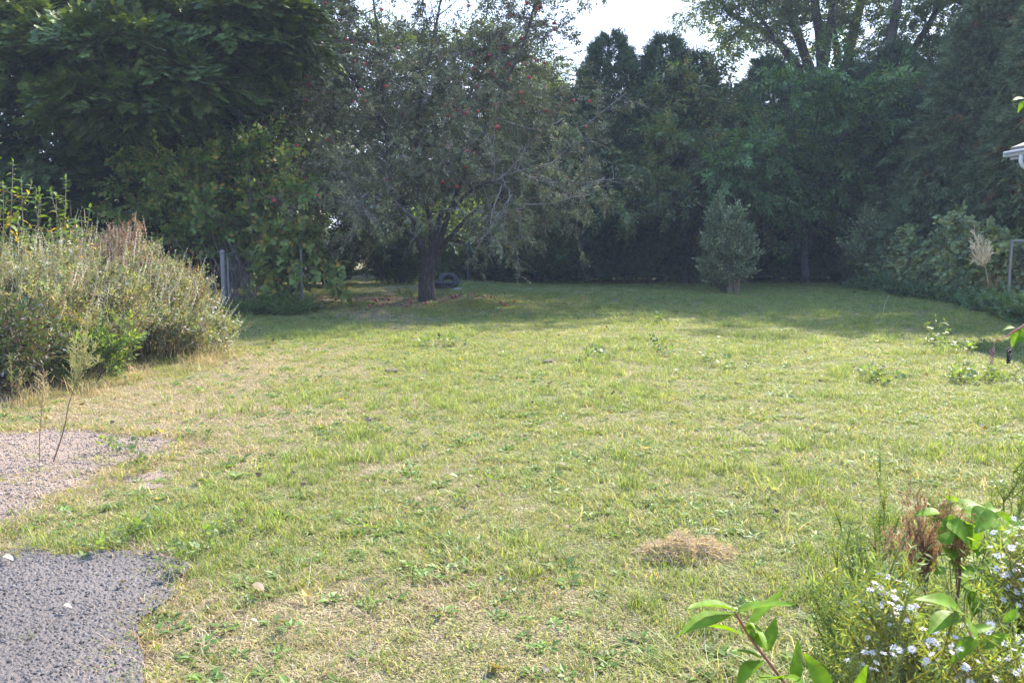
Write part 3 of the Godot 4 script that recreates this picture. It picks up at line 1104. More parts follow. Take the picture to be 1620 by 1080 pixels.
func simple_trunk(o, H, r, seed_, mat = "bark", lean = Vector3.ZERO):
	rng.seed = seed_
	var b = Buf.new()
	tube(b, wander(Vector3(0, -0.1, 0), Vector3.UP + lean, H, 8, 0.06, 0.05), r, r * 0.4, 10, Color.WHITE, r * 0.5, 0.2)
	part(o, "trunk", b.mesh(mats[mat]))

func build_trees():
	var mc = [Color(0.055, 0.09, 0.024), Color(0.08, 0.12, 0.032), Color(0.04, 0.068, 0.018)]
	var maple = [sprig(301, 10, 0.3, 0.1, 0.1, mc, mats.leaf_glossy, MAPLE, 0.3, 0.9, Color(0.1, 0.07, 0.05)), sprig(302, 9, 0.26, 0.105, 0.1, mc, mats.leaf_glossy, MAPLE, 0.35, 0.9, Color(0.1, 0.07, 0.05)), sprig(303, 10, 0.32, 0.095, 0.1, mc, mats.leaf_glossy, MAPLE, 0.3, 1.0, Color(0.1, 0.07, 0.05))]
	# the big maple on the left
	var at = on(-11.2, -24.5)
	var o = tree_base("maple_tree", "huge dense dark green maple filling the upper left", at)
	simple_trunk(o, 6.0, 0.3, 41)
	rng.seed = 42
	for k in 7:
		var a = TAU * k / 7.0
		var b = Buf.new()
		tube(b, wander(Vector3(0, 1.6 + 0.35 * k, 0), Vector3(cos(a), 0.75, sin(a)), 4.2, 7, 0.12, 0.05), 0.1, 0.03, 6)
		part(o, "limb", b.mesh(mats.bark))
	crown(o, Vector3(0.3, 5.0, 0.3), Vector3(6.0, 4.6, 4.4), 270, 60, 0.9, maple, 0.5, 1.35, 0.15, 3500, 43, 0.5)
	for c in [[160, 165, 1.0], [210, 150, 0.8], [320, 130, 0.9], [290, 112, 0.7], [245, 25, 0.9], [335, 30, 0.9], [400, 22, 1.0], [430, 62, 0.9], [130, 62, 0.8], [100, 78, 0.7], [190, 62, 0.8], [40, 110, 0.8], [390, 100, 0.9], [20, 30, 0.8]]:
		var tip = A(c[0], c[1], rf(17.2, 18.6)) - at
		var lb = Buf.new()
		tube(lb, spline([Vector3(0, 2.6, 0), tip * Vector3(0.5, 0.85, 0.5), tip], 5), 0.07, 0.015, 6)
		part(o, "limb", lb.mesh(mats.bark))
		crown(o, tip, Vector3(c[2] * 1.1, c[2] * 0.5, c[2] * 0.8), 12, 34, 0.42, maple, 0.95, 1.6, 0.15, 60, 44 + int(c[0]), 0.0)
	# lighter tree behind it to the right
	at = on(-9.0, -33.5)
	o = tree_base("maple_tree", "sunlit yellow green tree between the dark maple and the apple tree", at)
	simple_trunk(o, 6.0, 0.22, 44)
	crown(o, Vector3(0, 6.3, 0), Vector3(3.2, 5.2, 3.0), 130, 50, 0.85, maple, 1.2, 1.9, 0.3, 2000, 45, 0.4)
	# undergrowth below both
	var bl = [Color(0.075, 0.12, 0.03), Color(0.09, 0.14, 0.035), Color(0.06, 0.1, 0.028)]
	var broad = [sprig(311, 9, 0.3, 0.1, 0.055, bl, mats.leaf, [], 0.5), sprig(312, 8, 0.26, 0.11, 0.06, bl, mats.leaf, [], 0.6), sprig(313, 9, 0.34, 0.095, 0.05, bl, mats.leaf, [], 0.5, 0.9, Color(0.12, 0.09, 0.06), 0.3)]
	var shrubs = [[-8.6, -27.0, 2.1, 2.6, "dark undergrowth bush in the shade between the fence and the apple trunk"], [-5.9, -28.8, 1.9, 2.2, "dark leafy bush behind the apple tree on its left"], [-11.5, -21.0, 2.0, 2.2, "shaded bush at the foot of the big maple"], [-3.9, -29.8, 1.2, 1.5, "low dark bush directly behind the apple trunk"]]
	for i in shrubs.size():
		var s = shrubs[i]
		o = thing("undergrowth_bush", s[4], "bush", on(s[0], s[1]))
		var stems = []
		rng.seed = 320 + i
		for k in 14:
			var a = rf(0, TAU)
			stems.append([Vector3(cos(a) * 0.25, 0, sin(a) * 0.25), Vector3(cos(a) * s[2] * rf(0.3, 1.0), s[3] * rf(0.55, 1.05), sin(a) * s[2] * rf(0.3, 1.0))])
		shrub(o, stems, 0.02, 16, 0.1, 0.3, 0.7, 10, broad, 0.65, 1.1, 0.1, 0.9, 1.4, 330 + i)

	# cedars of the back hedge
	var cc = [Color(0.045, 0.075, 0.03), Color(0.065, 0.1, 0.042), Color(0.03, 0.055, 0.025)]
	var cedar = [spray(401, 15, 0.42, cc, mats.needle, 0.25), spray(402, 15, 0.46, cc, mats.needle, 0.35), spray(403, 13, 0.38, cc, mats.needle, 0.15)]
	var hedge = [
		[848, 31.6, 5.8, 1.25, "cedar at the left end of the back hedge behind the apple branches"],
		[893, 31.8, 6.5, 1.3, "dark cedar of the back hedge just right of the apple tree"],
		[962, 31.0, 8.3, 1.55, "tall pointed cedar of the back hedge beside the bright sky gap"],
		[1046, 31.2, 8.3, 1.4, "tall cedar with a blunt tip below the brightest sky"],
		[1098, 31.8, 7.8, 1.1, "narrow cedar left of the gap where sky glints through leaves"],
		[1205, 31.6, 7.6, 1.4, "cedar right of the gap where sky glints through leaves"],
		[1268, 31.8, 7.0, 1.4, "cedar below the tall forked trunks"],
		[1335, 31.6, 7.4, 1.6, "cedar of the back hedge below the right forked trunk"],
		[1400, 31.4, 8.0, 1.6, "dark cedar near the right corner of the back hedge"],
	]
	for i in hedge.size():
		var h = hedge[i]
		var p = A(h[0], 447, h[1])
		o = tree_base("cedar_tree", h[4], on(p.x, p.z), "cedars of the back hedge")
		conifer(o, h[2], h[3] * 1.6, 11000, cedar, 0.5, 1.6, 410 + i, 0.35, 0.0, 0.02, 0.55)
	# big cedars behind the right fence
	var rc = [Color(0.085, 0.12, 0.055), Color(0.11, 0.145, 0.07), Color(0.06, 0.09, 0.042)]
	var rcedar = [spray(431, 17, 0.46, rc, mats.needle, 0.5), spray(432, 17, 0.5, rc, mats.needle, 0.65), spray(433, 15, 0.42, rc, mats.needle, 0.4)]
	var big = [[1545, 25.5, 8.3, 2.7, 14000, "broad feathery grey green cedar behind the right fence"], [1690, 22.5, 9.4, 2.9, 14000, "taller feathery cedar leaning out of the right edge"], [1432, 28.5, 6.6, 1.9, 6500, "smaller feathery cedar in the right corner beside the back hedge"]]
	for i in big.size():
		var h = big[i]
		var p = A(h[0], 447, h[1])
		o = tree_base("cedar_tree", h[5], on(p.x, p.z), "feathery cedars on the right")
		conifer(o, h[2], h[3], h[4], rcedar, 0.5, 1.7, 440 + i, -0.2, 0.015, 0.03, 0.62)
	# broad-leaved trees standing in front of the hedge
	var fl = [Color(0.085, 0.125, 0.045), Color(0.1, 0.14, 0.05), Color(0.12, 0.115, 0.05), Color(0.07, 0.11, 0.04)]
	var drooping = [sprig(451, 8, 0.55, 0.19, 0.085, fl, mats.leaf, [], 0.4, 0.8, Color(0.1, 0.07, 0.05), 0.4), sprig(452, 7, 0.5, 0.2, 0.09, fl, mats.leaf, [], 0.5, 0.9, Color(0.1, 0.07, 0.05), 0.5), sprig(453, 8, 0.6, 0.17, 0.08, fl, mats.leaf, [], 0.4, 0.8, Color(0.1, 0.07, 0.05), 0.3)]
	var gl = [Color(0.075, 0.135, 0.05), Color(0.09, 0.15, 0.055), Color(0.06, 0.12, 0.04)]
	var greener = [sprig(454, 8, 0.55, 0.19, 0.085, gl, mats.leaf, [], 0.4, 0.8, Color(0.1, 0.07, 0.05), 0.35), sprig(455, 8, 0.6, 0.175, 0.08, gl, mats.leaf, [], 0.5, 0.9, Color(0.1, 0.07, 0.05), 0.45), sprig(456, 7, 0.5, 0.2, 0.09, gl, mats.leaf, [], 0.4, 0.8, Color(0.1, 0.07, 0.05), 0.3)]
	var pair = [
		[1085, 29.6, drooping, "broad brownish green tree in front of the middle of the hedge", 13, [[1010, 250], [1030, 180], [1075, 150], [1120, 190], [1150, 140], [1175, 230], [1000, 320], [1050, 300], [1140, 330], [1100, 260], [1180, 320], [960, 230], [1065, 220]]],
		[1275, 29.0, greener, "spreading green tree with long drooping sprays right of the lone bush", 14, [[1190, 300], [1215, 200], [1250, 150], [1300, 145], [1345, 190], [1385, 168], [1390, 240], [1330, 290], [1240, 340], [1200, 250], [1290, 230], [1360, 330], [1160, 270], [1300, 330]]],
	]
	for i in 2:
		var q = pair[i]
		var base = A(q[0], 447, q[1])
		base = on(base.x, base.z)
		o = tree_base("broadleaf_tree", q[3], base)
		rng.seed = 460 + i
		simple_trunk(o, 3.2, 0.12, 461 + i)
		var tb = Buf.new()
		var spots = []
		for e in q[5]:
			var tip = A(e[0], e[1], q[1] + rf(-2.0, 1.0)) - base
			var start = Vector3(rf(-0.1, 0.1), rf(0.8, 2.8), rf(-0.1, 0.1))
			var pts = spline([start, start.lerp(tip, 0.45) + Vector3(0, 0.6, rf(-0.4, 0.4)), tip, tip + (tip - start).normalized() * 0.5 + Vector3(0, -0.3, 0.2)], 5)
			var b = Buf.new()
			tube(b, pts, 0.05, 0.012, 6)
			part(o, "limb", b.mesh(mats.bark))
			side_twigs(tb, pts, 30, 0.08, 0.5, 1.35, 0.009, -0.02, 0.9, Color(0.12, 0.1, 0.08), spots, 9)
		part(o, "twigs", tb.mesh(mats.twig), "stuff")
		dress(o, "foliage", spots, q[2], 0.5, 2.1, 0.2, 0.7, 1.2, 0.9, -0.35)
	# the tall forked tree behind the hedge
	at = on(12.0, -37.0)
	o = tree_base("tall_tree", "tall tree with several bare forked trunks rising behind the hedge", at)
	var T = func(px, py, dz): return A(px, py, 37.0 + dz) - at
	rng.seed = 470
	var trunks = [
		[0.27, [[1300, 420, 0], [1298, 200, 0], [1288, 130, 0], [1268, 70, 0], [1246, 5, 0], [1225, -90, 0]]],
		[0.27, [[1302, 420, 0], [1304, 200, -0.4], [1302, 130, -0.4], [1297, 60, -0.4], [1290, 0, -0.5], [1285, -100, -0.5]]],
		[0.17, [[1303, 120, -0.4], [1310, 70, -0.6], [1317, 0, -0.7], [1326, -90, -0.8]]],
		[0.19, [[1306, 420, 0.4], [1325, 200, 0.5], [1329, 120, 0.5], [1320, 50, 0.6], [1313, -10, 0.6], [1305, -100, 0.6]]],
		[0.28, [[1310, 420, 0.2], [1336, 200, 0.2], [1340, 110, 0.2], [1353, 40, 0.2], [1366, -10, 0.2], [1385, -110, 0.2]]],
		[0.17, [[1296, 200, 0], [1265, 110, 0.5], [1235, 70, 0.8], [1190, 40, 1.2], [1150, 15, 1.5], [1115, -40, 1.8]]],
		[0.1, [[1280, 110, 0.2], [1250, 95, -0.4], [1225, 60, -0.8], [1190, 5, -1.2]]],
	]
	var tb2 = Buf.new()
	var spots2 = []
	for l in trunks:
		var ctrl = []
		for c in l[1]: ctrl.append(T.call(c[0], c[1], c[2]))
		var pts = spline(ctrl, 5)
		var b = Buf.new()
		tube(b, pts, l[0], l[0] * 0.5, 9, Color.WHITE, 0.0, 0.12)
		part(o, "trunk", b.mesh(mats.bark))
		var second = []
		side_twigs(tb2, pts, 10, 0.45, 1.2, 2.6, 0.03, 0.1, 0.9, Color(0.13, 0.11, 0.1), second, 0)
		for s in second: side_twigs(tb2, s, 8, 0.2, 0.5, 1.2, 0.012, -0.05, 0.9, Color(0.13, 0.11, 0.1), spots2, 3)
	part(o, "twigs", tb2.mesh(mats.twig), "stuff")
	var tl = [Color(0.09, 0.145, 0.045), Color(0.11, 0.165, 0.05), Color(0.13, 0.17, 0.05)]
	var airy = [sprig(481, 9, 0.4, 0.13, 0.06, tl, mats.leaf, [], 0.6, 0.9), sprig(482, 9, 0.36, 0.14, 0.065, tl, mats.leaf, [], 0.7, 0.9)]
	var txf = dress(o, "foliage", spots2, airy, 0.8, 1.3, 0.15, 1.0, 1.6, 0.4, -0.2)
	crown(o, T.call(1260, -335, 0), Vector3(6.5, 7.6, 5.0), 260, 40, 1.1, airy, 0.8, 1.3, 0.2, 1500, 483, 0.0)
	crown(o, T.call(1165, 30, 1.0), Vector3(2.0, 1.5, 1.6), 26, 26, 0.7, airy, 0.9, 1.4, 0.2, 30, 484, 0.2)
	# shaded tree in the right corner, with a leaning trunk
	at = on(15.0, -34.0)
	o = tree_base("broadleaf_tree", "dark broad tree with a slanting trunk above the right corner", at)
	var C = func(px, py, dz): return A(px, py, 33.0 + dz) - at
	rng.seed = 490
	for l in [[0.24, [[1390, 430, 0], [1400, 200, 0], [1408, 80, 0], [1422, 0, 0], [1440, -90, 0]]], [0.16, [[1402, 180, 0], [1440, 90, 0.4], [1480, 20, 0.6], [1510, -60, 0.8]]]]:
		var ctrl = []
		for c in l[1]: ctrl.append(C.call(c[0], c[1], c[2]))
		var b = Buf.new()
		tube(b, spline(ctrl, 6), l[0], l[0] * 0.5, 9, Color.WHITE, 0.0, 0.15)
		part(o, "trunk", b.mesh(mats.bark))
	crown(o, C.call(1510, -60, 1.5), Vector3(3.5, 6.4, 3.4), 220, 60, 0.9, broad, 0.8, 1.25, 0.15, 2500, 491, 0.1)
	at = on(20.5, -31.5)
	o = tree_base("broadleaf_tree", "very tall dark tree beyond the right edge, behind the feathery cedars", at)
	simple_trunk(o, 12.0, 0.3, 495)
	crown(o, Vector3(-0.5, 12.5, 0), Vector3(4.6, 7.0, 4.2), 200, 50, 1.1, broad, 0.8, 1.2, 0.15, 2500, 496, 0.0)
	# far trees behind everything
	var far = [[900, 52.0, 7.5, 4.0, 1.6, "yellowing tree far behind the hedge, left of the sky gap"], [610, 40.0, 10.4, 4.6, 1.0, "green tree standing beyond the fence behind the left of the apple tree"], [765, 41.0, 10.0, 4.6, 1.0, "green tree standing beyond the fence behind the right of the apple tree"], [842, 46.0, 9.3, 3.0, 1.5, "light green tree beyond the fence left of the yellowing one"], [722, 35.0, 2.6, 2.2, 2.2, "sunlit yellow green thicket beyond the back fence behind the tyres"], [1150, 58.0, 6.0, 5.0, 1.2, "distant tree behind the middle of the hedge"], [1560, 50.0, 8.5, 6.0, 1.0, "distant tree behind the right cedars"], [250, 48.0, 9.0, 6.5, 1.0, "distant tree behind the big maple"]]
	for i in far.size():
		var f = far[i]
		var p = A(f[0], 447, f[1])
		o = tree_base("distant_tree", f[5], on(p.x, p.z), "")
		simple_trunk(o, f[2] * 0.7, 0.25, 500 + i)
		crown(o, Vector3(0, f[2] * 0.6, 0), Vector3(f[3], f[2] * 0.52, 3.0), 150, 60, 1.2, broad, f[4] * 0.8, f[4] * 1.25, 0.3, 3000, 510 + i, 0.3)
	# small rounded shrub at the back and the lone bush on the lawn
	o = thing("round_shrub", "rounded dark green shrub at the back, right of the tyres", "bush", G(852, 449))
	var stems = []
	rng.seed = 520
	for k in 16:
		var a = rf(0, TAU)
		stems.append([Vector3(cos(a) * 0.2, 0, sin(a) * 0.2), Vector3(cos(a) * 1.15 * rf(0.2, 1.0), 1.75 * rf(0.5, 1.0), sin(a) * 0.9 * rf(0.2, 1.0))])
	shrub(o, stems, 0.018, 14, 0.1, 0.25, 0.6, 8, broad, 0.75, 1.25, 0.1, 0.8, 1.2, 521)
	o = thing("lone_bush", "upright round bush standing alone on the lawn in front of the hedge", "bush", G(1152, 463))
	var bb = o.position
	stems = []
	rng.seed = 530
	for e in [[1130, 322], [1165, 326], [1118, 345], [1150, 345], [1180, 350], [1186, 375], [1116, 375], [1140, 360], [1170, 365], [1192, 398], [1112, 405], [1128, 390], [1158, 385], [1185, 400], [1112, 430], [1190, 425], [1150, 410], [1135, 330], [1172, 335], [1122, 420], [1178, 425], [1145, 335]]:
		stems.append([Vector3(rf(-0.22, 0.22), 0, rf(-0.2, 0.2)), A(1150 + (e[0] - 1150) * 0.78 + rf(-5, 5), e[1] + rf(-10, 12), -bb.z + rf(-0.55, 0.55)) - bb])
	var sl = [Color(0.14, 0.18, 0.09), Color(0.18, 0.22, 0.115), Color(0.1, 0.135, 0.06)]
	var small = [sprig(531, 8, 0.24, 0.105, 0.06, sl, mats.leaf_glossy, [], 0.6), sprig(532, 8, 0.26, 0.1, 0.055, sl, mats.leaf_glossy, [], 0.7)]
	shrub(o, stems, 0.012, 12, 0.12, 0.15, 0.35, 5, small, 0.5, 1.7, 0.1, 0.8, 1.2, 533, 0.25, 0.4, "bark_grey", 0.0, "stem", 0.5)
	rng.seed = 534
	var db = Buf.new()
	for k in 26:
		var p = Vector3(rf(-0.05, 0.25), 0, rf(0.1, 0.3))
		tube(db, wander(p, Vector3(rf(-0.15, 0.15), 1, rf(-0.1, 0.1)), rf(0.3, 0.7), 3, 0.1, 0), 0.006, 0.003, 3, Color(0.36, 0.28, 0.18))
	part(o, "dry_stalks", db.mesh(mats.twig), "stuff")
	# bushes in the right corner beside the fence
	o = thing("corner_bush", "loose grey green bush with bare twigs at the far end of the right fence", "bush", G(1384, 456))
	bb = o.position
	stems = []
	rng.seed = 540
	for e in [[1380, 335], [1398, 350], [1370, 360], [1405, 375], [1360, 385], [1390, 380], [1350, 400], [1410, 400], [1376, 345], [1345, 390]]:
		stems.append([Vector3(rf(-0.2, 0.2), 0, rf(-0.2, 0.2)), A(e[0], e[1], -bb.z + rf(-0.6, 0.6)) - bb])
	shrub(o, stems, 0.013, 9, 0.3, 0.2, 0.6, 3, small, 1.0, 1.5, 0.1, 0.9, 1.4, 541, 0.1, 0.5, "bark_grey")

func build_left_bushes():
	var yl = [Color(0.15, 0.26, 0.08), Color(0.18, 0.3, 0.09), Color(0.13, 0.23, 0.07), Color(0.16, 0.27, 0.08), Color(0.14, 0.24, 0.07), Color(0.19, 0.28, 0.085), Color(0.15, 0.26, 0.07), Color(0.28, 0.24, 0.08)]
	var mul = [sprig(551, 9, 0.34, 0.1, 0.06, yl, mats.leaf, MULBERRY, 0.5, 0.7, Color(0.2, 0.15, 0.1), 0.4), sprig(552, 10, 0.36, 0.095, 0.055, yl, mats.leaf, [], 0.5, 0.7, Color(0.2, 0.15, 0.1), 0.5), sprig(553, 9, 0.3, 0.105, 0.06, yl, mats.leaf, MULBERRY, 0.6, 0.8, Color(0.2, 0.15, 0.1), 0.4)]
	var o = thing("overgrown_bush", "tall arching bush with yellowing leaves growing through the left enclosure", "bush", G(395, 482))
	var at = o.position
	var stems = []
	rng.seed = 560
	for e in [[203, 238], [255, 230], [170, 330], [215, 285], [240, 262], [290, 300], [325, 262], [180, 300], [370, 225], [415, 232], [450, 255], [300, 255], [335, 240], [230, 330], [265, 300], [480, 300], [350, 300], [400, 290], [440, 320], [310, 330], [280, 360], [250, 285], [385, 240], [460, 290], [420, 280], [330, 280]]:
		stems.append([Vector3(rf(-0.9, 0.9), 0, rf(-0.5, 0.5)), A(e[0], e[1], -at.z + rf(-1.2, 1.0)) - at])
	shrub(o, stems, 0.02, 9, 0.3, 0.3, 0.8, 5, mul, 0.6, 1.45, 0.06, 0.8, 1.25, 561, -0.35, 0.8, "bark_grey", 0.25)
	# vine hanging down over the posts on its right side
	var hl = [Color(0.18, 0.27, 0.08), Color(0.2, 0.29, 0.085), Color(0.1, 0.155, 0.045), Color(0.11, 0.165, 0.05), Color(0.35, 0.28, 0.06)]
	var vine = [sprig(571, 7, 0.3, 0.11, 0.1, hl, mats.leaf, HEART, 0.5, 0.8, Color(0.2, 0.17, 0.1)), sprig(572, 7, 0.34, 0.12, 0.1, hl, mats.leaf, HEART, 0.6, 0.8, Color(0.2, 0.17, 0.1))]
	o = thing("climbing_vine", "broad leaved vine hanging over the right posts of the left enclosure", "vine", G(455, 489))
	at = o.position
	rng.seed = 573
	var vb = Buf.new()
	var spots = []
	for k in 17:
		var top = A(rf(398, 488), rf(335, 380), -at.z + rf(-0.7, 0.6)) - at
		var pts = wander(top, Vector3(rf(-0.4, 0.5), -1, rf(-0.2, 0.3)), top.y * rf(0.35, 0.85), 7, 0.18, 0)
		tube(vb, pts, 0.006, 0.003, 3, Color(0.22, 0.18, 0.12))
		for j in 20:
			var i = rng.randi() % 7
			spots.append([pts[i].lerp(pts[i + 1], rng.randf()) + rv() * 0.1, rv() + Vector3(0, -0.5, 0.4)])
	for s in [[488, 370], [492, 395], [484, 345]]:
		var p = A(s[0] - 20, s[1] + 30, -at.z) - at
		var q = A(s[0], s[1], -at.z) - at
		tube(vb, [p, p.lerp(q, 0.5) + Vector3(0.05, 0, 0), q], 0.006, 0.003, 3, Color(0.22, 0.18, 0.12))
		for j in 6: spots.append([p.lerp(q, rng.randf()), q - p])
	part(o, "stems", vb.mesh(mats.twig), "stuff")
	dress(o, "foliage", spots, vine, 0.7, 1.25, 0.15, 0.8, 1.3, 0.5, -0.3)
	# low weeds along the foot of the enclosure
	var wl = [Color(0.09, 0.15, 0.045), Color(0.11, 0.17, 0.05), Color(0.08, 0.13, 0.04)]
	var weed = [sprig(581, 8, 0.16, 0.055, 0.022, wl, mats.leaf, [], 0.7), sprig(582, 8, 0.14, 0.05, 0.024, wl, mats.leaf, [], 0.8)]
	o = thing("low_weeds", "strip of low green weeds at the foot of the left enclosure", "weeds", G(415, 492))
	strip(o, [G(352, 502), G(395, 494), G(440, 494), G(486, 495)], 0.55, 0.3, 1300, weed, 590)
	# the wild flower mass on the left: asters, brown seed heads, red leaved shrub
	var al = [Color(0.18, 0.24, 0.13), Color(0.22, 0.28, 0.16), Color(0.12, 0.165, 0.08), Color(0.36, 0.37, 0.33), Color(0.28, 0.22, 0.2)]
	var ast = [sprig(601, 14, 0.22, 0.055, 0.012, al, mats.leaf, [], 0.9, 0.8, Color(0.2, 0.19, 0.09)), sprig(602, 14, 0.24, 0.05, 0.011, al, mats.leaf, [], 1.0, 0.8, Color(0.2, 0.19, 0.09)), sprig(603, 12, 0.2, 0.06, 0.013, al, mats.leaf, [], 0.8, 0.9, Color(0.25, 0.19, 0.12))]
	var wisp = [fluff_sprig(605, 44, 0.34, Color(0.5, 0.5, 0.46), 0.012), fluff_sprig(606, 40, 0.3, Color(0.27, 0.33, 0.2), 0.012), fluff_sprig(607, 40, 0.3, Color(0.34, 0.27, 0.22), 0.011)]
	var wf = [flower_mesh(611, 9, 0.018, Color(0.72, 0.7, 0.72), Color(0.5, 0.42, 0.2))]
	var wcol = [Color(1, 1, 1), Color(0.8, 0.75, 0.75), Color(0.6, 0.5, 0.42)]
	var clumps = [
		[262, 566, 0.75, 1.0, 0.8, 90, "right end of the pale green aster mound, beside the lawn"],
		[190, 572, 0.95, 1.4, 0.9, 130, "middle of the aster mound, tallest, with pale seed heads"],
		[95, 590, 1.0, 1.35, 0.9, 130, "aster clump behind the tall horseweed"],
		[0, 600, 1.1, 1.4, 1.0, 130, "aster clump at the left edge below the yellow saplings"],
		[-110, 590, 1.3, 1.6, 1.1, 100, "aster clump mostly outside the left edge"],
		[130, 550, 1.2, 1.5, 1.1, 130, "rear aster clump behind the tallest part of the mound"],
	]
	for i in clumps.size():
		var c = clumps[i]
		o = thing("aster_clump", c[6], "wild flowers", G(c[0], c[1]), "wild asters of the left mound")
		mound(o, c[2], c[3], c[4], c[5], 20, ast, 0.35, 1.5, 0.2, 620 + i, 0.6, 1.2, 620, wf, wcol)
		var wx = []
		var wc = []
		for k in c[5] * 2:
			var a = rf(0, TAU)
			var r = sqrt(rng.randf())
			wx.append(frame(Vector3(cos(a) * r * 0.5 + 0.1, 1, sin(a) * r * 0.5) + rv() * 0.25, rv(), Vector3(cos(a) * r * c[2] * 1.05, c[3] * sqrt(max(0.05, 1.0 - r * r * 0.85)) * rf(0.75, 1.02), sin(a) * r * c[4] * 1.05), rf(0.6, 1.25)))
			wc.append(tint(0.6, 1.4, 0.1))
			if k % 9 == 0:
				var q0 = wx[wx.size() - 1].origin
				for m in 4:
					wx.append(frame(Vector3(rf(-0.3, 0.4), 1, rf(-0.3, 0.3)), rv(), q0 + Vector3(rf(-0.12, 0.16), 0.08 + 0.09 * m, rf(-0.1, 0.1)), rf(0.5, 0.9)))
					wc.append(tint(0.6, 1.4, 0.1))
		scatter(o, "wisps", wisp, wx, wc)
	o = thing("aster_clump", "low spray of small white asters leaning out over the grass", "wild flowers", G(325, 560), "wild asters of the left mound")
	mound(o, 0.5, 0.42, 0.4, 34, 20, ast, 1.0, 1.5, 0.1, 630, 0.7, 1.1, 240, wf, [Color(1, 1, 1)])
	var bl = [Color(0.2, 0.15, 0.11), Color(0.24, 0.18, 0.14), Color(0.16, 0.12, 0.09), Color(0.3, 0.25, 0.2)]
	var seedy = [sprig(641, 22, 0.18, 0.022, 0.012, bl, mats.fluff, [], 1.0, 0.9, Color(0.15, 0.11, 0.08)), sprig(642, 20, 0.2, 0.025, 0.012, bl, mats.fluff, [], 1.0, 0.9, Color(0.15, 0.11, 0.08))]
	for c in [[180, 562, 0.55, 1.68, "brown dried seed heads on top of the aster mound"], [225, 556, 0.4, 1.55, "brown withered stalks on the right shoulder of the aster mound"], [285, 556, 0.35, 0.95, "small dry brown stalks at the right end of the aster mound"]]:
		o = thing("dried_weed", c[4], "dried plant", G(c[0], c[1]))
		mound(o, c[2], c[3], c[2], 60, 26, seedy, 0.7, 1.3, 0.1, 650 + int(c[0]), 0.8, 1.3, 0, [], [], Color(0.16, 0.11, 0.08), 0.55)
	var rl = [Color(0.12, 0.07, 0.055), Color(0.09, 0.13, 0.045), Color(0.07, 0.11, 0.04), Color(0.08, 0.1, 0.04), Color(0.22, 0.2, 0.19)]
	var red = [sprig(661, 9, 0.22, 0.075, 0.025, rl, mats.leaf_glossy, [], 0.7), sprig(662, 9, 0.2, 0.08, 0.028, rl, mats.leaf_glossy, [], 0.8)]
	o = thing("red_leaved_shrub", "dark shrub with reddish leaves at the left edge below the asters", "bush", G(20, 628))
	stems = []
	rng.seed = 663
	for k in 26: stems.append([Vector3(rf(-0.5, 0.5), 0, rf(-0.3, 0.2)), Vector3(rf(-0.9, 0.45), rf(0.3, 0.75), rf(-0.3, 0.4))])
	shrub(o, stems, 0.009, 8, 0.25, 0.12, 0.3, 4, red, 0.7, 1.3, 0.1, 0.8, 1.2, 664)
	var broad_weed = [sprig(669, 8, 0.3, 0.1, 0.05, [Color(0.12, 0.19, 0.05), Color(0.15, 0.22, 0.06), Color(0.1, 0.16, 0.05)], mats.leaf, [], 0.6)]
	o = thing("leafy_weed", "bright green leafy weed under the horseweed at the mound's foot", "weeds", G(128, 612))
	stems = []
	rng.seed = 667
	for k in 11: stems.append([Vector3(rf(-0.3, 0.3), 0, rf(-0.2, 0.2)), Vector3(rf(-0.6, 0.6), rf(0.2, 0.5), rf(-0.2, 0.3))])
	shrub(o, stems, 0.006, 7, 0.25, 0.1, 0.25, 3, broad_weed, 0.7, 1.3, 0.1, 0.5, 0.8, 668)
	# sapling shoots above the mound with green tips and yellow lower leaves
	var sap = [big_leaf(671, 0.56, 0.3, 0.25), big_leaf(672, 0.5, 0.45, 0.3), big_leaf(673, 0.6, 0.2, 0.2)]
	var gold = [big_leaf(674, 0.5, 0.5, 0.35, 0.0, "yellow_leaf"), big_leaf(675, 0.45, 0.3, 0.3, 0.0, "yellow_leaf")]
	var shoots = [
		[8, 400, [[4, 290, 12], [20, 255, 12], [-6, 320, 12], [-20, 205, 10]], "leafy sapling with golden lower leaves cut by the left edge"],
		[45, 420, [[33, 282, 14], [62, 300, 8], [28, 340, 8]], "slim sapling shoot with yellow leaves near the left edge"],
		[98, 420, [[104, 280, 14], [88, 310, 8], [142, 328, 9], [118, 345, 8], [78, 350, 7]], "sapling shoot with bright green tip left of the brown seed heads"],
	]
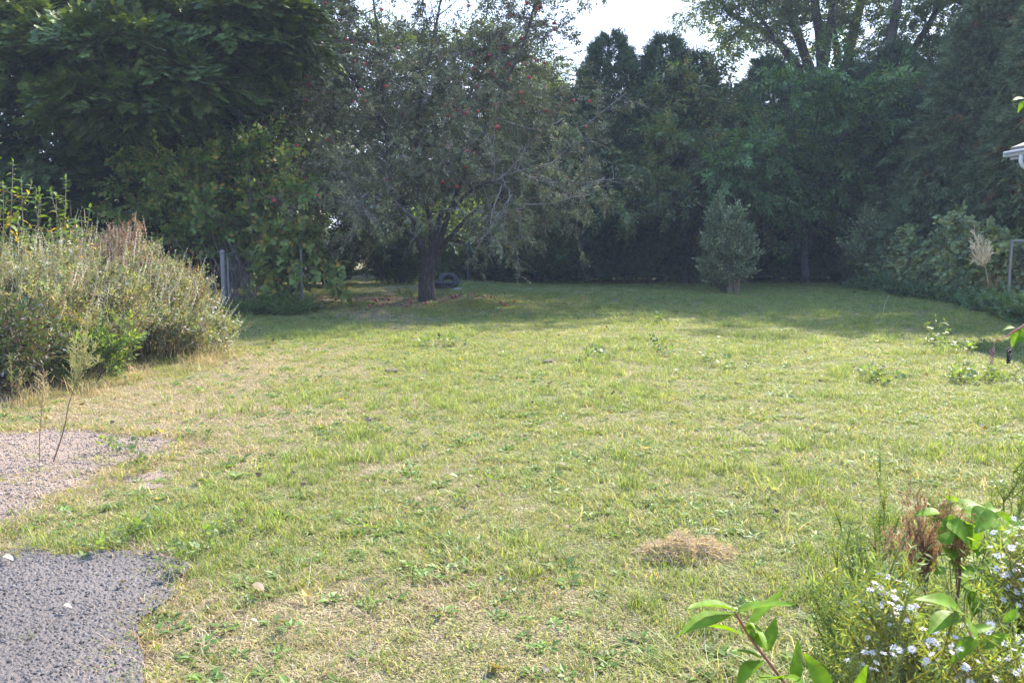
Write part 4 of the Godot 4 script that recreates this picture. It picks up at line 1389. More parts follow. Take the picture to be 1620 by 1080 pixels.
	for i in shoots.size():
		var s = shoots[i]
		var base = G(s[0], 575)
		o = thing("sapling", s[3], "sapling", base)
		rng.seed = 680 + i
		for e in s[2]:
			var tip = A(e[0], e[1], -base.z + rf(-0.3, 0.3)) - base
			var pts = spline([Vector3(rf(-0.1, 0.1), 0, 0), Vector3(tip.x * 0.6, tip.y * 0.6, tip.z * 0.5), tip], 8)
			var b = Buf.new()
			tube(b, pts, 0.011, 0.003, 6, Color(0.22, 0.17, 0.12))
			part(o, "stem", b.mesh(mats.twig))
			var runs = [[pts, 15, 0.5]]
			for k in 4:
				var i0 = rng.randi_range(8, 12)
				var q = wander(pts[i0], Vector3(rf(-1, 1), rf(0.4, 1.2), rf(-0.6, 0.6)), rf(0.2, 0.45), 4, 0.2, 0.1)
				b = Buf.new()
				tube(b, q, 0.005, 0.002, 4, Color(0.22, 0.17, 0.12))
				part(o, "side_stem", b.mesh(mats.twig))
				runs.append([q, 7, 0.85])
			for run in runs:
				var line = run[0]
				var m = line.size() - 1
				for k in run[1]:
					var t = 1.0 - run[2] * pow((k + rf(0.0, 0.7)) / run[1], 1.2)
					var u = min(t * m, m - 0.01)
					var p = line[int(u)].lerp(line[int(u) + 1], u - int(u))
					var a = k * 2.4 + rf(-0.6, 0.6)
					var old = clamp((tip.y - p.y) / 0.8, 0.0, 1.0)
					var d = Vector3(cos(a), rf(0.1, 0.8) - 1.2 * old * old, sin(a) * 0.9).normalized() * rf(0.05, 0.12) * (0.8 + 0.5 * old)
					if k == 0: d = Vector3(rf(-0.2, 0.2), 1, 0).normalized() * 0.06
					put_leaf(o, gold[k % 2] if old > 0.45 and rng.randf() < 0.42 else sap[k % 3], base + p, base + p + d, Vector3.UP + rv() * 0.5)

func strip(o, pts, width, height, n, meshes, seed_, lo = 0.75, hi = 1.25):
	rng.seed = seed_
	var xf = []
	var cols = []
	for i in n:
		var t = rf(0, pts.size() - 1.001)
		var p = pts[int(t)].lerp(pts[int(t) + 1], t - int(t)) - o.position
		var w = rf(-1, 1)
		p += Vector3(rf(-1, 1) * width * 0.6, height * rng.randf() * (1.0 - abs(w) * 0.6) * (0.5 + 0.7 * abs(lumps.get_noise_2d(p.x * 120.0, p.z * 120.0)) * 2.0), w * width)
		xf.append(frame(Vector3(rf(-1, 1), rf(0.1, 0.9), rf(-1, 1)), Vector3.UP + rv() * 0.7, p, rf(0.8, 1.3)))
		cols.append(tint(lo, hi, 0.1))
	scatter(o, "foliage", meshes, xf, cols)

# ---------------------------------------------------------------- right side, weeds and foreground
func build_right_fence_plants():
	var hl = [Color(0.21, 0.27, 0.11), Color(0.26, 0.32, 0.14), Color(0.13, 0.18, 0.07), Color(0.25, 0.25, 0.08)]
	var vine = [sprig(701, 8, 0.3, 0.1, 0.1, hl, mats.leaf, HEART, 0.5, 0.8, Color(0.16, 0.14, 0.09)), sprig(702, 8, 0.34, 0.11, 0.1, hl, mats.leaf, HEART, 0.6, 0.8, Color(0.16, 0.14, 0.09)), sprig(703, 8, 0.28, 0.095, 0.1, hl, mats.leaf, HEART, 0.6, 0.9, Color(0.16, 0.14, 0.09))]
	var fl = flower_mesh(710, 6, 0.05, Color(0.1, 0.035, 0.4), Color(0.5, 0.4, 0.5))
	var runs = [
		["morning glory vine covering the far half of the right fence", [G(1376, 453), Vector3(11.25, 0, -26.0), Vector3(11.15, 0, -24.6)], 1.75, 1250, [[1362, 405], [1392, 440], [1403, 446], [1437, 438]]],
		["morning glory vine heaped over the middle of the right fence", [Vector3(11.15, 0, -24.8), Vector3(11.05, 0, -22.2), Vector3(10.95, 0, -20.8)], 1.95, 1400, [[1537, 380], [1575, 380], [1586, 381]]],
		["tall vine mass with purple flowers behind the gate frame", [Vector3(11.05, 0, -20.8), Vector3(11.4, 0, -19.6), Vector3(12.1, 0, -18.6)], 2.3, 1800, [[1606, 401], [1613, 408], [1590, 379], [1618, 396]]],
	]
	for i in runs.size():
		var r = runs[i]
		var o = thing("climbing_vine", r[0], "vine", r[1][0])
		rng.seed = 720 + i
		var xf = []
		var cols = []
		var vb = Buf.new()
		for k in r[3]:
			var t = rf(0, r[1].size() - 1.001)
			var p = r[1][int(t)].lerp(r[1][int(t) + 1], t - int(t)) - o.position
			var top = r[2] * (0.8 + 0.9 * lumps.get_noise_2d(p.z * 75.0 + 40.0 * i, 3.0))
			var y = top * sqrt(rng.randf())
			var off = rf(-0.4, 0.35) * (1.1 - 0.5 * y / top)
			p += Vector3(off, y, rf(-0.1, 0.1))
			xf.append(frame(Vector3(-0.4 + rf(-0.5, 0.5), rf(-1.0, 0.3), rf(-0.7, 0.9)), Vector3(-0.6, 0.7, 0.7) + rv() * 0.5, p, rf(0.8, 1.3)))
			cols.append(tint(0.55, 1.45, 0.15))
			if k % 30 == 0: tube(vb, wander(Vector3(p.x, 0, p.z), Vector3(rf(-0.3, 0.3), 1, rf(-0.3, 0.3)), y + 0.1, 5, 0.15, 0), 0.006, 0.004, 3, Color(0.2, 0.16, 0.11))
		part(o, "stems", vb.mesh(mats.twig), "stuff")
		scatter(o, "foliage", vine, xf, cols)
		for s in r[4]:
			var q = A(s[0], s[1], -o.position.z + (0.2 if i == 2 else -0.4)) - o.position
			var f = part(o, "flower", fl)
			f.transform = frame(Vector3(rf(-0.4, 0.2), 0.3, 1), Vector3.UP, q, rf(0.9, 1.2))
	var wl = [Color(0.11, 0.18, 0.085), Color(0.13, 0.2, 0.09), Color(0.1, 0.16, 0.075)]
	var weed = [sprig(731, 8, 0.2, 0.07, 0.04, wl, mats.leaf, [], 0.7), sprig(732, 8, 0.18, 0.065, 0.036, wl, mats.leaf, HEART, 0.8)]
	var o = thing("low_weeds", "bank of low leafy weeds along the foot of the right fence", "weeds", G(1400, 460))
	strip(o, [G(1352, 456), G(1400, 463), G(1470, 472), G(1540, 484), G(1590, 497), G(1650, 515)], 0.55, 0.42, 3600, weed, 733)
	# dry and coloured weeds in front of the fence
	var tan_sp = [fluff_sprig(741, 60, 0.16, Color(0.8, 0.72, 0.54), 0.014), fluff_sprig(742, 60, 0.18, Color(0.82, 0.74, 0.56), 0.014)]
	var brown = [fluff_sprig(743, 46, 0.16, Color(0.3, 0.2, 0.13), 0.011), fluff_sprig(744, 46, 0.14, Color(0.36, 0.25, 0.16), 0.011)]
	var base = G(1566, 488)
	o = thing("plumed_weed", "tall weed with a fan of cream seed plumes in front of the vines", "weed", base)
	var ends = []
	for e in [[1541, 368], [1547, 377], [1553, 382], [1559, 383], [1566, 384], [1545, 392], [1540, 398], [1547, 405], [1552, 398], [1560, 396], [1543, 412], [1566, 400], [1554, 410], [1538, 384]]: ends.append([A(1560, 424, -base.z) - base, A(e[0], e[1], -base.z + rf(-0.15, 0.25)) - base])
	plumes(o, Vector3.ZERO, A(1560, 424, -base.z) - base, ends, tan_sp, 26, 750, Color(0.3, 0.32, 0.14))
	ends = []
	for e in [[1556, 428], [1566, 424], [1552, 440], [1570, 440], [1561, 446], [1548, 452], [1574, 452], [1560, 460]]: ends.append([A(1562, 468, -base.z) - base, A(e[0], e[1], -base.z + 0.3) - base])
	o = thing("dried_weed", "brown dried weed hanging just below the cream seed plumes", "dried plant", base + Vector3(0.02, 0, 0.25))
	plumes(o, Vector3.ZERO, A(1562, 468, -base.z) - base, ends, brown, 9, 751, Color(0.2, 0.14, 0.09))
	base = G(1484, 474)
	o = thing("dried_weed", "tan feathery dried weed in front of the right fence gap", "dried plant", base)
	ends = []
	for e in [[1482, 410], [1476, 425], [1490, 420], [1496, 435], [1472, 440], [1486, 440], [1500, 450], [1478, 452]]: ends.append([A(1485, 460, -base.z) - base, A(e[0], e[1], -base.z + rf(-0.2, 0.3)) - base])
	plumes(o, Vector3.ZERO, A(1485, 460, -base.z) - base, ends, brown, 9, 752, Color(0.26, 0.19, 0.12))
	o = thing("red_weed", "weed with dark red leaves under the right cedar", "weed", G(1470, 468))
	base = o.position
	var stems = []
	rng.seed = 753
	for e in [[1464, 416], [1472, 418], [1468, 425], [1476, 430], [1462, 432]]: stems.append([Vector3(rf(-0.06, 0.06), 0, 0), A(e[0], e[1], -base.z) - base])
	shrub(o, stems, 0.007, 5, 0.55, 0.08, 0.2, 4, [sprig(754, 8, 0.16, 0.08, 0.03, [Color(0.3, 0.04, 0.03), Color(0.2, 0.04, 0.03)], mats.leaf)], 0.7, 1.2, 0.0, 0.8, 1.2, 755)
	o = thing("leafy_branch", "sumac like green branch arching over the right fence", "branch", Vector3(10.9, 0, -22.6))
	base = o.position
	stems = []
	rng.seed = 756
	for e in [[1500, 372], [1515, 365], [1530, 375], [1492, 385], [1520, 385]]: stems.append([Vector3(rf(0.2, 0.5), 0, -0.2), A(e[0], e[1], -base.z) - base])
	shrub(o, stems, 0.01, 7, 0.6, 0.15, 0.4, 4, weed, 1.0, 1.4, 0.1, 1.0, 1.5, 757, -0.2)

func plumes(o, foot, fork, ends, meshes, per, seed_, stem_col):
	rng.seed = seed_
	var b = Buf.new()
	tube(b, spline([foot, foot.lerp(fork, 0.5) + Vector3(0.02, 0, 0.02), fork], 5), 0.012, 0.008, 6, stem_col)
	part(o, "stem", b.mesh(mats.twig))
	for e in ends:
		b = Buf.new()
		var pts = spline([e[0], e[0].lerp(e[1], 0.5) + rv() * 0.03, e[1]], 4)
		tube(b, pts, 0.005, 0.002, 4, stem_col)
		part(o, "stalk", b.mesh(mats.twig))
		var xf = []
		var cols = []
		for k in per:
			var t = rf(0.25, 1.0) * 7.99
			xf.append(frame((pts[int(t) + 1] - pts[int(t)]) + rv() * 0.04, rv(), pts[int(t)].lerp(pts[int(t) + 1], t - int(t)) + rv() * 0.015, rf(0.5, 1.0)))
			cols.append(tint(0.8, 1.2, 0.05))
		many(o, "plume", meshes[rng.randi() % meshes.size()], xf, cols)

func horseweed(label, poly, depth, head, n_leaf, leaf_col, fluff_col, seed_, thick = 0.006):
	rng.seed = seed_
	var base = G(poly[0][0], poly[0][1])
	var o = thing("horseweed", label, "weed", base)
	var ctrl = []
	for p in poly: ctrl.append(A(p[0], p[1], depth) - base)
	ctrl[0] = Vector3(0, -0.02, 0)
	var pts = spline(ctrl, 6)
	var b = Buf.new()
	tube(b, pts, thick, thick * 0.35, 6, Color(0.16, 0.1, 0.07))
	part(o, "stem", b.mesh(mats.twig))
	var m = pts.size() - 1
	b = Buf.new()
	for k in n_leaf:
		var u = rf(0.2, 0.98) * (m - 0.01)
		var p = pts[int(u)].lerp(pts[int(u) + 1], u - int(u))
		var a = rf(0, TAU)
		var c = leaf_col * rf(0.7, 1.3)
		c.a = 1.0
		leaf(b, p, Vector3(cos(a), rf(0.1, 0.9), sin(a)), Vector3.UP + rv() * 0.3, rf(0.03, 0.075), 0.009, c, 0.2, 0.4)
	part(o, "leaves", b.mesh(mats.leaf), "stuff")
	var sp = [fluff_sprig(seed_ + 1, 34, 0.1, fluff_col, 0.006), fluff_sprig(seed_ + 2, 34, 0.08, fluff_col, 0.006)]
	for h in head:
		var top = A(h[1][0], h[1][1], depth + rf(-0.08, 0.08)) - base
		var foot = A(h[0][0], h[0][1], depth) - base
		b = Buf.new()
		var q = spline([foot, foot.lerp(top, 0.5) + rv() * 0.02, top], 6)
		tube(b, q, thick * 0.4, 0.001, 4, Color(0.25, 0.28, 0.1))
		part(o, "stalk", b.mesh(mats.twig))
		var xf = []
		var cols = []
		for k in h[2]:
			var u = rf(0.1, 1.0) * 11.99
			var p = q[int(u)].lerp(q[int(u) + 1], u - int(u))
			xf.append(frame(Vector3(rf(-1, 1), rf(0.5, 1.4), rf(-1, 1)), rv(), p + rv() * 0.01, rf(0.5, 1.1) * (1.15 - 0.5 * u / 12.0)))
			cols.append(tint(0.8, 1.25, 0.05))
		scatter(o, "seed_head", sp, xf, cols)

func build_weeds():
	horseweed("tall horseweed with a pale plume leaning right over the bare patch", [[82, 735], [100, 680], [108, 640], [118, 610], [132, 570]], 6.07, [[[118, 610], [143, 500], 60], [[120, 605], [120, 535], 36], [[124, 595], [150, 545], 40], [[115, 615], [108, 555], 24], [[128, 580], [135, 510], 44], [[130, 585], [158, 570], 18]], 46, Color(0.17, 0.23, 0.05), Color(0.42, 0.42, 0.2), 801)
	horseweed("thin faded horseweed standing left of the tall one", [[62, 737], [62, 690], [66, 640], [67, 610]], 6.05, [[[66, 650], [68, 592], 40], [[65, 660], [58, 610], 14], [[66, 650], [76, 605], 16]], 26, Color(0.26, 0.22, 0.1), Color(0.5, 0.42, 0.26), 805, 0.004)
	horseweed("spiky green weed stalk before the red leaved shrub", [[18, 642], [18, 605], [14, 566]], 8.2, [[[18, 620], [13, 560], 20]], 40, Color(0.25, 0.28, 0.07), Color(0.4, 0.42, 0.14), 809, 0.007)
	horseweed("short pale weed stalk between the spiky one and the horseweed", [[27, 641], [28, 610], [30, 586]], 8.2, [[[28, 620], [31, 584], 16]], 20, Color(0.32, 0.28, 0.12), Color(0.45, 0.4, 0.2), 813, 0.006)
	horseweed("stubby weed stalk right of the two left stalks", [[36, 642], [37, 625], [38, 612]], 8.2, [[[37, 632], [39, 610], 10]], 16, Color(0.3, 0.28, 0.1), Color(0.42, 0.38, 0.2), 817, 0.006)
	# dry grass fringing the mound
	rng.seed = 820
	var t = [tuft(821, 30, 0.1, 0.12, 0.3, 0.9, 0.004, STRAW), tuft(822, 30, 0.1, 0.1, 0.25, 1.1, 0.004, [Color(0.3, 0.27, 0.14), Color(0.45, 0.38, 0.24), Color(0.2, 0.24, 0.1)])]
	var o = thing("tall_dry_grass", "fringe of uncut yellow grass along the foot of the left mound", "grass", Vector3.ZERO)
	o.set_meta("kind", "stuff")
	var xf = []
	var cols = []
	var line = [G(-60, 650), G(40, 642), G(120, 628), G(200, 606), G(270, 590), G(330, 575), G(372, 553)]
	for i in 90:
		var u = rf(0, 5.999)
		var p = line[int(u)].lerp(line[int(u) + 1], u - int(u)) + Vector3(rf(-0.15, 0.25), 0, rf(-0.35, 0.3))
		xf.append(frame(Vector3.UP + rv() * 0.2, rv(), on(p.x, p.z), rf(0.3, 1.0)))
		cols.append(tint(0.5, 1.15, 0.15))
	scatter(o, "dry_grass", t, xf, cols)
	# low creepers and leafy weeds in the lawn
	var cl = [Color(0.12, 0.19, 0.06), Color(0.15, 0.22, 0.075), Color(0.16, 0.21, 0.1)]
	var creep = [sprig(831, 7, 0.2, 0.085, 0.05, cl, mats.leaf, MULBERRY, 0.6), sprig(832, 7, 0.18, 0.08, 0.045, cl, mats.leaf, [], 0.7)]
	var weeds = [
		["low leafy creeper left of the middle of the lawn", [[672, 552], [735, 548]], 40, 0.12], ["creeping weed with pale leaves right of the lawn's middle", [[930, 572], [980, 566]], 30, 0.12],
		["taller leafy weed beside the pale creeper", [[1040, 565], [1052, 560]], 30, 0.3], ["long creeping weed near the right edge with silvery leaves", [[1370, 600], [1420, 605]], 50, 0.15],
		["patch of large silvery green weeds by the hanging berries", [[1500, 602], [1600, 600]], 100, 0.2], ["upright thistle like weed near the right fence", [[1476, 545], [1484, 543]], 40, 0.5],
		["flat weeds between the thistle like weed and the hanging berries", [[1490, 556], [1600, 553]], 70, 0.14], ["leafy weed on the edge of the bare patch", [[180, 718], [200, 712]], 40, 0.14],
		["dark green weed on the bare patch's right tip", [[212, 746], [222, 744]], 24, 0.12], ["green weed row along the top edge of the driveway", [[150, 872], [225, 868]], 60, 0.12],
		["green weed beside the right corner of the driveway", [[290, 868], [365, 858]], 60, 0.1], ["grassy weed overhanging the driveway's right corner", [[285, 905], [292, 900]], 40, 0.14],
		["broad leaved weed low on the lawn in the middle right", [[1110, 575], [1180, 590]], 30, 0.1], ["weed patch on the dry lawn right of the bare patch", [[300, 700], [345, 690]], 30, 0.12],
		["small weed by the far shaded edge of the lawn", [[1036, 511], [1050, 509]], 24, 0.22], ["low weed tuft in the shade left of the lone bush", [[1010, 478], [1050, 476]], 30, 0.16],
		["pale weed near the apple trunk's foot", [[630, 480], [665, 472]], 60, 0.35],
	]
	for i in weeds.size():
		var w = weeds[i]
		rng.seed = 840 + i
		var g0 = G(w[1][0][0], w[1][0][1])
		var g1 = G(w[1][1][0], w[1][1][1])
		o = thing("lawn_weed", w[0], "weed", g0)
		var b = Buf.new()
		xf = []
		cols = []
		var near = clamp(-g0.z / 18.0, 0.3, 0.65)
		for k in w[2] / 2:
			var p = g0.lerp(g1, rng.randf()) + Vector3(rf(-0.12, 0.12), 0, rf(-0.2, 0.2)) - o.position
			var h = w[3] * rng.randf() * 0.6
			if k % 4 == 0: tube(b, [p + Vector3(0, -0.02, 0), p + Vector3(rf(-0.05, 0.05), h + 0.03, rf(-0.05, 0.05))], 0.004, 0.002, 4, Color(0.2, 0.22, 0.08))
			xf.append(frame(Vector3(rf(-1, 1), rf(0.2, 0.9), rf(-1, 1)), Vector3.UP + rv() * 0.5, p + Vector3(0, h, 0), rf(0.7, 1.2) * near))
			cols.append(tint(0.8, 1.35, 0.15))
		part(o, "stems", b.mesh(mats.twig), "stuff")
		scatter(o, "foliage", creep, xf, cols)
	# a heap of dry clippings
	var g = G(1085, 878)
	o = thing("dry_grass_heap", "small heap of dry straw coloured clippings on the lawn", "grass heap", g)
	rng.seed = 860
	var sb = Buf.new()
	for k in 2000:
		var a = rf(0, TAU)
		var r = sqrt(rng.randf())
		var p = Vector3(cos(a) * r * 0.24 * rf(0.8, 1.25), 0.0, sin(a) * r * 0.15 * rf(0.8, 1.3))
		p.y = 0.09 * pow(1.0 - r * r, 1.4) * (0.9 + 0.9 * fine.get_noise_2d(p.x * 900.0, p.z * 900.0)) * rf(0.4, 1.15) + 0.015
		var d = (Vector3(rf(-1, 1), rf(-0.25, 0.5), rf(-1, 1))).normalized() * rf(0.03, 0.08)
		var c = STRAW[rng.randi() % 4].lerp(Color(0.36, 0.26, 0.19), 0.45) * rf(0.7, 1.15)
		c.a = 1.0
		leaf(sb, p - d * 0.5, d, rv(), d.length(), 0.0045, c, 0.1, rf(-0.5, 0.5))
	part(o, "straw", sb.mesh(mats.blade), "stuff")
	# a stick, clods, and scraps on the lawn
	g = G(1398, 498)
	var stick = Buf.new()
	tube(stick, spline([Vector3(0, 0.03, 0), Vector3(0.12, 0.16, -0.25), Vector3(0.35, 0.36, -0.6)], 4), 0.009, 0.005, 6, Color(0.22, 0.17, 0.12))
	var st = part(self, "stick", stick.mesh(mats.twig))
	st.position = g
	tag(st, "bare stick poking out of the shaded grass near the right fence", "stick")
	var clods = [[757, 940, 0.035, "dark clod of earth in the foreground grass left of the leafy sprig"], [1057, 948, 0.04, "curled grey brown scrap right of the dark clod and left of the sprig"], [620, 590, 0.16, "low dark clod on the dry patch left of the lawn's middle"], [868, 574, 0.14, "flat brown earth patch in the middle of the lawn"], [583, 668, 0.12, "dark earth clod between the bare patch and the lawn's middle"], [985, 631, 0.06, "small brown clod in the middle right of the lawn"], [1283, 745, 0.05, "dark clump right of the lawn's middle above the dried stalks"], [1292, 775, 0.05, "small clod just below the dark clump right of the lawn's middle"]]
	for i in clods.size():
		var c = clods[i]
		var cl2 = part(self, "earth_clod", rock(870 + i, 1.1, 0.3))
		cl2.mesh = cl2.mesh.duplicate()
		cl2.mesh.surface_set_material(0, mats.clod)
		cl2.position = G(c[0], c[1]) + Vector3(0, c[2] * 0.15, 0)
		cl2.scale = Vector3(c[2] * 1.6, c[2], c[2])
		cl2.rotation.y = i * 1.3
		tag(cl2, c[3], "clod")
	var scrap = big_leaf(880, 0.55, 0.4, 0.3, 0.0, "pale_leaf")
	for s in [[398, 1005, 0.03, "pinkish petal lying in the foreground grass"], [6, 905, 0.06, "white curled scrap at the left edge of the driveway"], [102, 985, 0.04, "dry tan leaf lying on the driveway"], [712, 765, 0.05, "yellow leaf lying flat on the lawn"]]:
		var p = G(s[0], s[1]) + Vector3(0, 0.055, 0)
		var lf = part(self, "fallen_leaf", scrap)
		lf.transform = frame(Vector3(1, 0.15, 0.3), Vector3(0.2, 1, 0.1), p, s[2])
		tag(lf, s[3], "leaf")

func build_foreground():
	var ml = [big_leaf(901, 0.4, 0.25, 0.3, 0.0, "leaf_thin"), big_leaf(902, 0.42, 0.12, 0.25, 0.0, "leaf_thin"), big_leaf(903, 0.38, 0.4, 0.35, 0.0, "leaf_thin"), big_leaf(904, 0.4, 0.05, 0.15, 0.0, "leaf_thin")]
	# the young shrub at the bottom, its tip in the frame
	var D = 0.86
	var root = on(0.5, -0.95)
	var o = thing("young_shrub", "leafy shrub tip with long pointed leaves at the bottom of the picture", "shrub", root)
	var top = A(1163, 968, D)
	var b = Buf.new()
	tube(b, spline([Vector3.ZERO, A(1400, 1420, D + 0.03) - root, A(1310, 1215, D) - root, A(1262, 1112, D) - root, A(1228, 1062, D) - root, A(1190, 1012, D) - root, top - root], 8), 0.0028, 0.0013, 8, Color(0.2, 0.085, 0.055))
	part(o, "stem", b.mesh(mats.twig))
	var leaves = [
		[[1162, 966], [1092, 940], 0.0, 0.02, 0, [0.1, 1, -0.15]], [[1163, 970], [1068, 994], 0.0, 0.03, 1, [-0.2, 1, -0.1]], [[1175, 1005], [1115, 976], 0.0, -0.02, 0, [0.2, 1, -0.5]],
		[[1168, 967], [1254, 946], 0.0, 0.02, 1, [-0.2, 1, -0.15]], [[1190, 992], [1241, 922], 0.0, -0.05, 3, [-0.9, 0.25, 0.35]], [[1182, 984], [1224, 1010], 0.0, 0.03, 2, [0.3, 0.8, -0.2]],
		[[1216, 1032], [1226, 970], 0.0, -0.03, 3, [-0.85, 0.2, 0.5]], [[1196, 1002], [1213, 1028], 0.0, 0.02, 1, [-0.8, 0.3, 0.6]], [[1206, 1042], [1160, 1017], 0.0, 0.0, 0, [0.2, 1, -0.2]],
		[[1206, 1045], [1156, 1071], 0.0, 0.03, 2, [-0.3, 1, -0.1]], [[1236, 1076], [1198, 1062], 0.0, 0.02, 0, [0.1, 1, -0.4]], [[1236, 1072], [1270, 1064], 0.0, 0.03, 2, [0.1, 0.9, 0.2]],
		[[1256, 1078], [1266, 1012], 0.0, -0.02, 3, [0.4, 0.1, 0.9]], [[1312, 1100], [1276, 1034], 0.0, 0.01, 3, [0.5, 0.2, 0.8]], [[1352, 1096], [1373, 1052], 0.0, 0.0, 3, [0.3, 0.3, 0.9]],
		[[1180, 990], [1206, 1020], 0.0, 0.0, 1, [0.6, 0.5, 0.6]],
	]
	for l in leaves:
		var u = l[5]
		put_leaf(o, ml[l[4]], A(l[0][0], l[0][1], D + l[2]), A(l[1][0], l[1][1], D - l[3]), Vector3(u[0], u[1], u[2]))
	b = Buf.new()
	tube(b, spline([A(1400, 1420, D + 0.03) - root, A(1335, 1180, D) - root, A(1312, 1100, D) - root], 5), 0.002, 0.001, 6, Color(0.2, 0.1, 0.06))
	tube(b, spline([A(1400, 1420, D + 0.03) - root, A(1368, 1180, D) - root, A(1352, 1096, D) - root], 5), 0.002, 0.001, 6, Color(0.2, 0.1, 0.06))
	part(o, "side_stem", b.mesh(mats.twig))
	# asters in flower, bottom right
	var al = [Color(0.13, 0.2, 0.07), Color(0.17, 0.24, 0.09), Color(0.1, 0.16, 0.055), Color(0.22, 0.27, 0.13)]
	var ast = [sprig(911, 22, 0.12, 0.021, 0.0045, al, mats.leaf, [], 0.9, 0.8, Color(0.2, 0.22, 0.08)), sprig(912, 22, 0.13, 0.02, 0.0045, al, mats.leaf, [], 1.0, 0.8, Color(0.2, 0.22, 0.08))]
	var fm = [flower_mesh(913, 15, 0.0076, Color(0.66, 0.6, 0.6), Color(0.5, 0.36, 0.12)), flower_mesh(914, 13, 0.007, Color(0.7, 0.66, 0.62), Color(0.42, 0.25, 0.16)), flower_mesh(915, 11, 0.0055, Color(0.58, 0.52, 0.56), Color(0.5, 0.4, 0.16))]
	var plants = [
		["flowering lavender aster at the bottom right, nearest the leafy sprig", on(0.92, -1.75), 1.75, [[1377, 925], [1395, 918], [1425, 936], [1385, 962], [1418, 966], [1440, 975], [1425, 940], [1432, 960], [1408, 948], [1370, 935], [1366, 1010], [1400, 990], [1390, 1035], [1420, 1020], [1378, 1060], [1450, 1000], [1440, 1030], [1362, 1033]], 62],
		["flowering lavender aster in the bottom right corner with many heads", on(1.15, -1.7), 1.65, [[1480, 1030], [1497, 1034], [1510, 1028], [1530, 1020], [1475, 1060], [1520, 1060], [1547, 1050], [1560, 1065], [1500, 1075], [1540, 1030], [1462, 1015], [1455, 1050], [1490, 1005], [1580, 1020], [1600, 1010], [1612, 1040], [1570, 1075], [1596, 1066], [1615, 1072], [1605, 1055]], 74],
		["tall lavender aster along the right edge above the corner", on(1.5, -1.95), 1.9, [[1585, 845], [1600, 850], [1612, 838], [1590, 870], [1580, 900], [1605, 880], [1618, 865], [1596, 905], [1610, 920], [1575, 880], [1600, 940], [1616, 955], [1588, 930], [1622, 900]], 52],
	]
	for i in plants.size():
		var q = plants[i]
		o = thing("aster_plant", q[0], "flowering plant", q[1], "lavender asters at the bottom right")
		rng.seed = 920 + i
		var sb = Buf.new()
		var xf = []
		var cols = []
		var heads = []
		for s in q[3]: heads.append([s[0], s[1], true])
		for k in q[4]:
			var s = q[3][rng.randi() % q[3].size()]
			heads.append([s[0] + rf(-25, 45), s[1] + rf(0, 80), false])
		for h in heads:
			var tip = A(h[0], h[1], q[2] + (rf(-0.3, -0.1) if h[2] else rf(-0.05, 0.3))) - q[1]
			var foot = Vector3(rf(-0.08, 0.08), 0, rf(-0.08, 0.08))
			var pts = spline([foot, Vector3(tip.x * 0.45, tip.y * 0.6, tip.z * 0.45), tip], 6)
			tube(sb, pts, 0.0035, 0.0012, 4, Color(0.2, 0.17, 0.09))
			for j in 13:
				var u = rf(0.5, 0.93) * 11.99
				xf.append(frame(Vector3(rf(-1, 1), rf(0.4, 1.3), rf(-1, 1)), rv(), pts[int(u)].lerp(pts[int(u) + 1], u - int(u)) + rv() * 0.015, rf(0.7, 1.15)))
				cols.append(tint(0.8, 1.3, 0.2))
			if h[2]:
				for j in 4:
					var f = part(o, "flower", fm[rng.randi() % 3])
					f.transform = frame(Vector3(rf(-0.7, 0.5), 1.0, rf(-0.2, 0.9)), rv(), tip + Vector3(0, 0.012, 0.02) + (rv() * 0.03 if j else Vector3.ZERO), rf(0.8, 1.25))
		part(o, "stems", sb.mesh(mats.twig), "stuff")
		scatter(o, "foliage", ast, xf, cols)
	# brown dried stalks behind them
	var root2 = on(1.1, -2.3)
	o = thing("dried_weed", "rusty brown dried seed stalk among the bottom right asters", "dried plant", root2)
	rng.seed = 930
	var br = [fluff_sprig(931, 40, 0.07, Color(0.32, 0.21, 0.13), 0.005), fluff_sprig(932, 36, 0.06, Color(0.42, 0.3, 0.19), 0.005), fluff_sprig(933, 36, 0.06, Color(0.26, 0.18, 0.12), 0.005)]
	for stem in [[[1462, 985], [[1420, 830], [1435, 800], [1452, 790], [1468, 800], [1480, 820], [1440, 850], [1425, 870], [1460, 840], [1475, 850], [1410, 860], [1450, 815], [1400, 845], [1428, 815], [1444, 780], [1490, 870], [1436, 890], [1468, 875], [1415, 895], [1455, 865], [1395, 875]]], [[1512, 960], [[1500, 830], [1515, 815], [1530, 840], [1520, 860], [1495, 850], [1508, 880], [1485, 815], [1540, 870], [1525, 890], [1498, 800]]]]:
		var e = A(stem[0][0], stem[0][1], 2.25) - root2
		var fork = A(stem[0][0] + 5, stem[0][1] - 90, 2.25) - root2
		b = Buf.new()
		tube(b, spline([Vector3.ZERO, e, fork], 6), 0.005, 0.003, 6, Color(0.16, 0.09, 0.06))
		part(o, "stem", b.mesh(mats.twig))
		for s in stem[1]:
			var tip = A(s[0], s[1], 2.25 + rf(-0.12, 0.12)) - root2
			var pts = spline([e.lerp(fork, rf(0.3, 1.0)), fork.lerp(tip, 0.5) + rv() * 0.01, tip], 5)
			b = Buf.new()
			tube(b, pts, 0.0016, 0.0006, 4, Color(0.2, 0.12, 0.08))
			part(o, "stalk", b.mesh(mats.twig))
			var xf = []
			var cols = []
			for k in 17:
				var u = rf(0.2, 1.0) * 9.99
				xf.append(frame(Vector3(rf(-0.6, 0.6), 1, rf(-0.6, 0.6)), rv(), pts[int(u)].lerp(pts[int(u) + 1], u - int(u)) + rv() * 0.012, rf(0.4, 0.9)))
				cols.append(tint(0.8, 1.25, 0.1))
			many(o, "seed_head", br[rng.randi() % 3], xf, cols)
	# heart leaved vine
	var root3 = on(1.45, -2.45)
	o = thing("heart_leaved_vine", "green vine with heart shaped leaves behind the rusty seed stalk", "vine", root3)
	rng.seed = 940
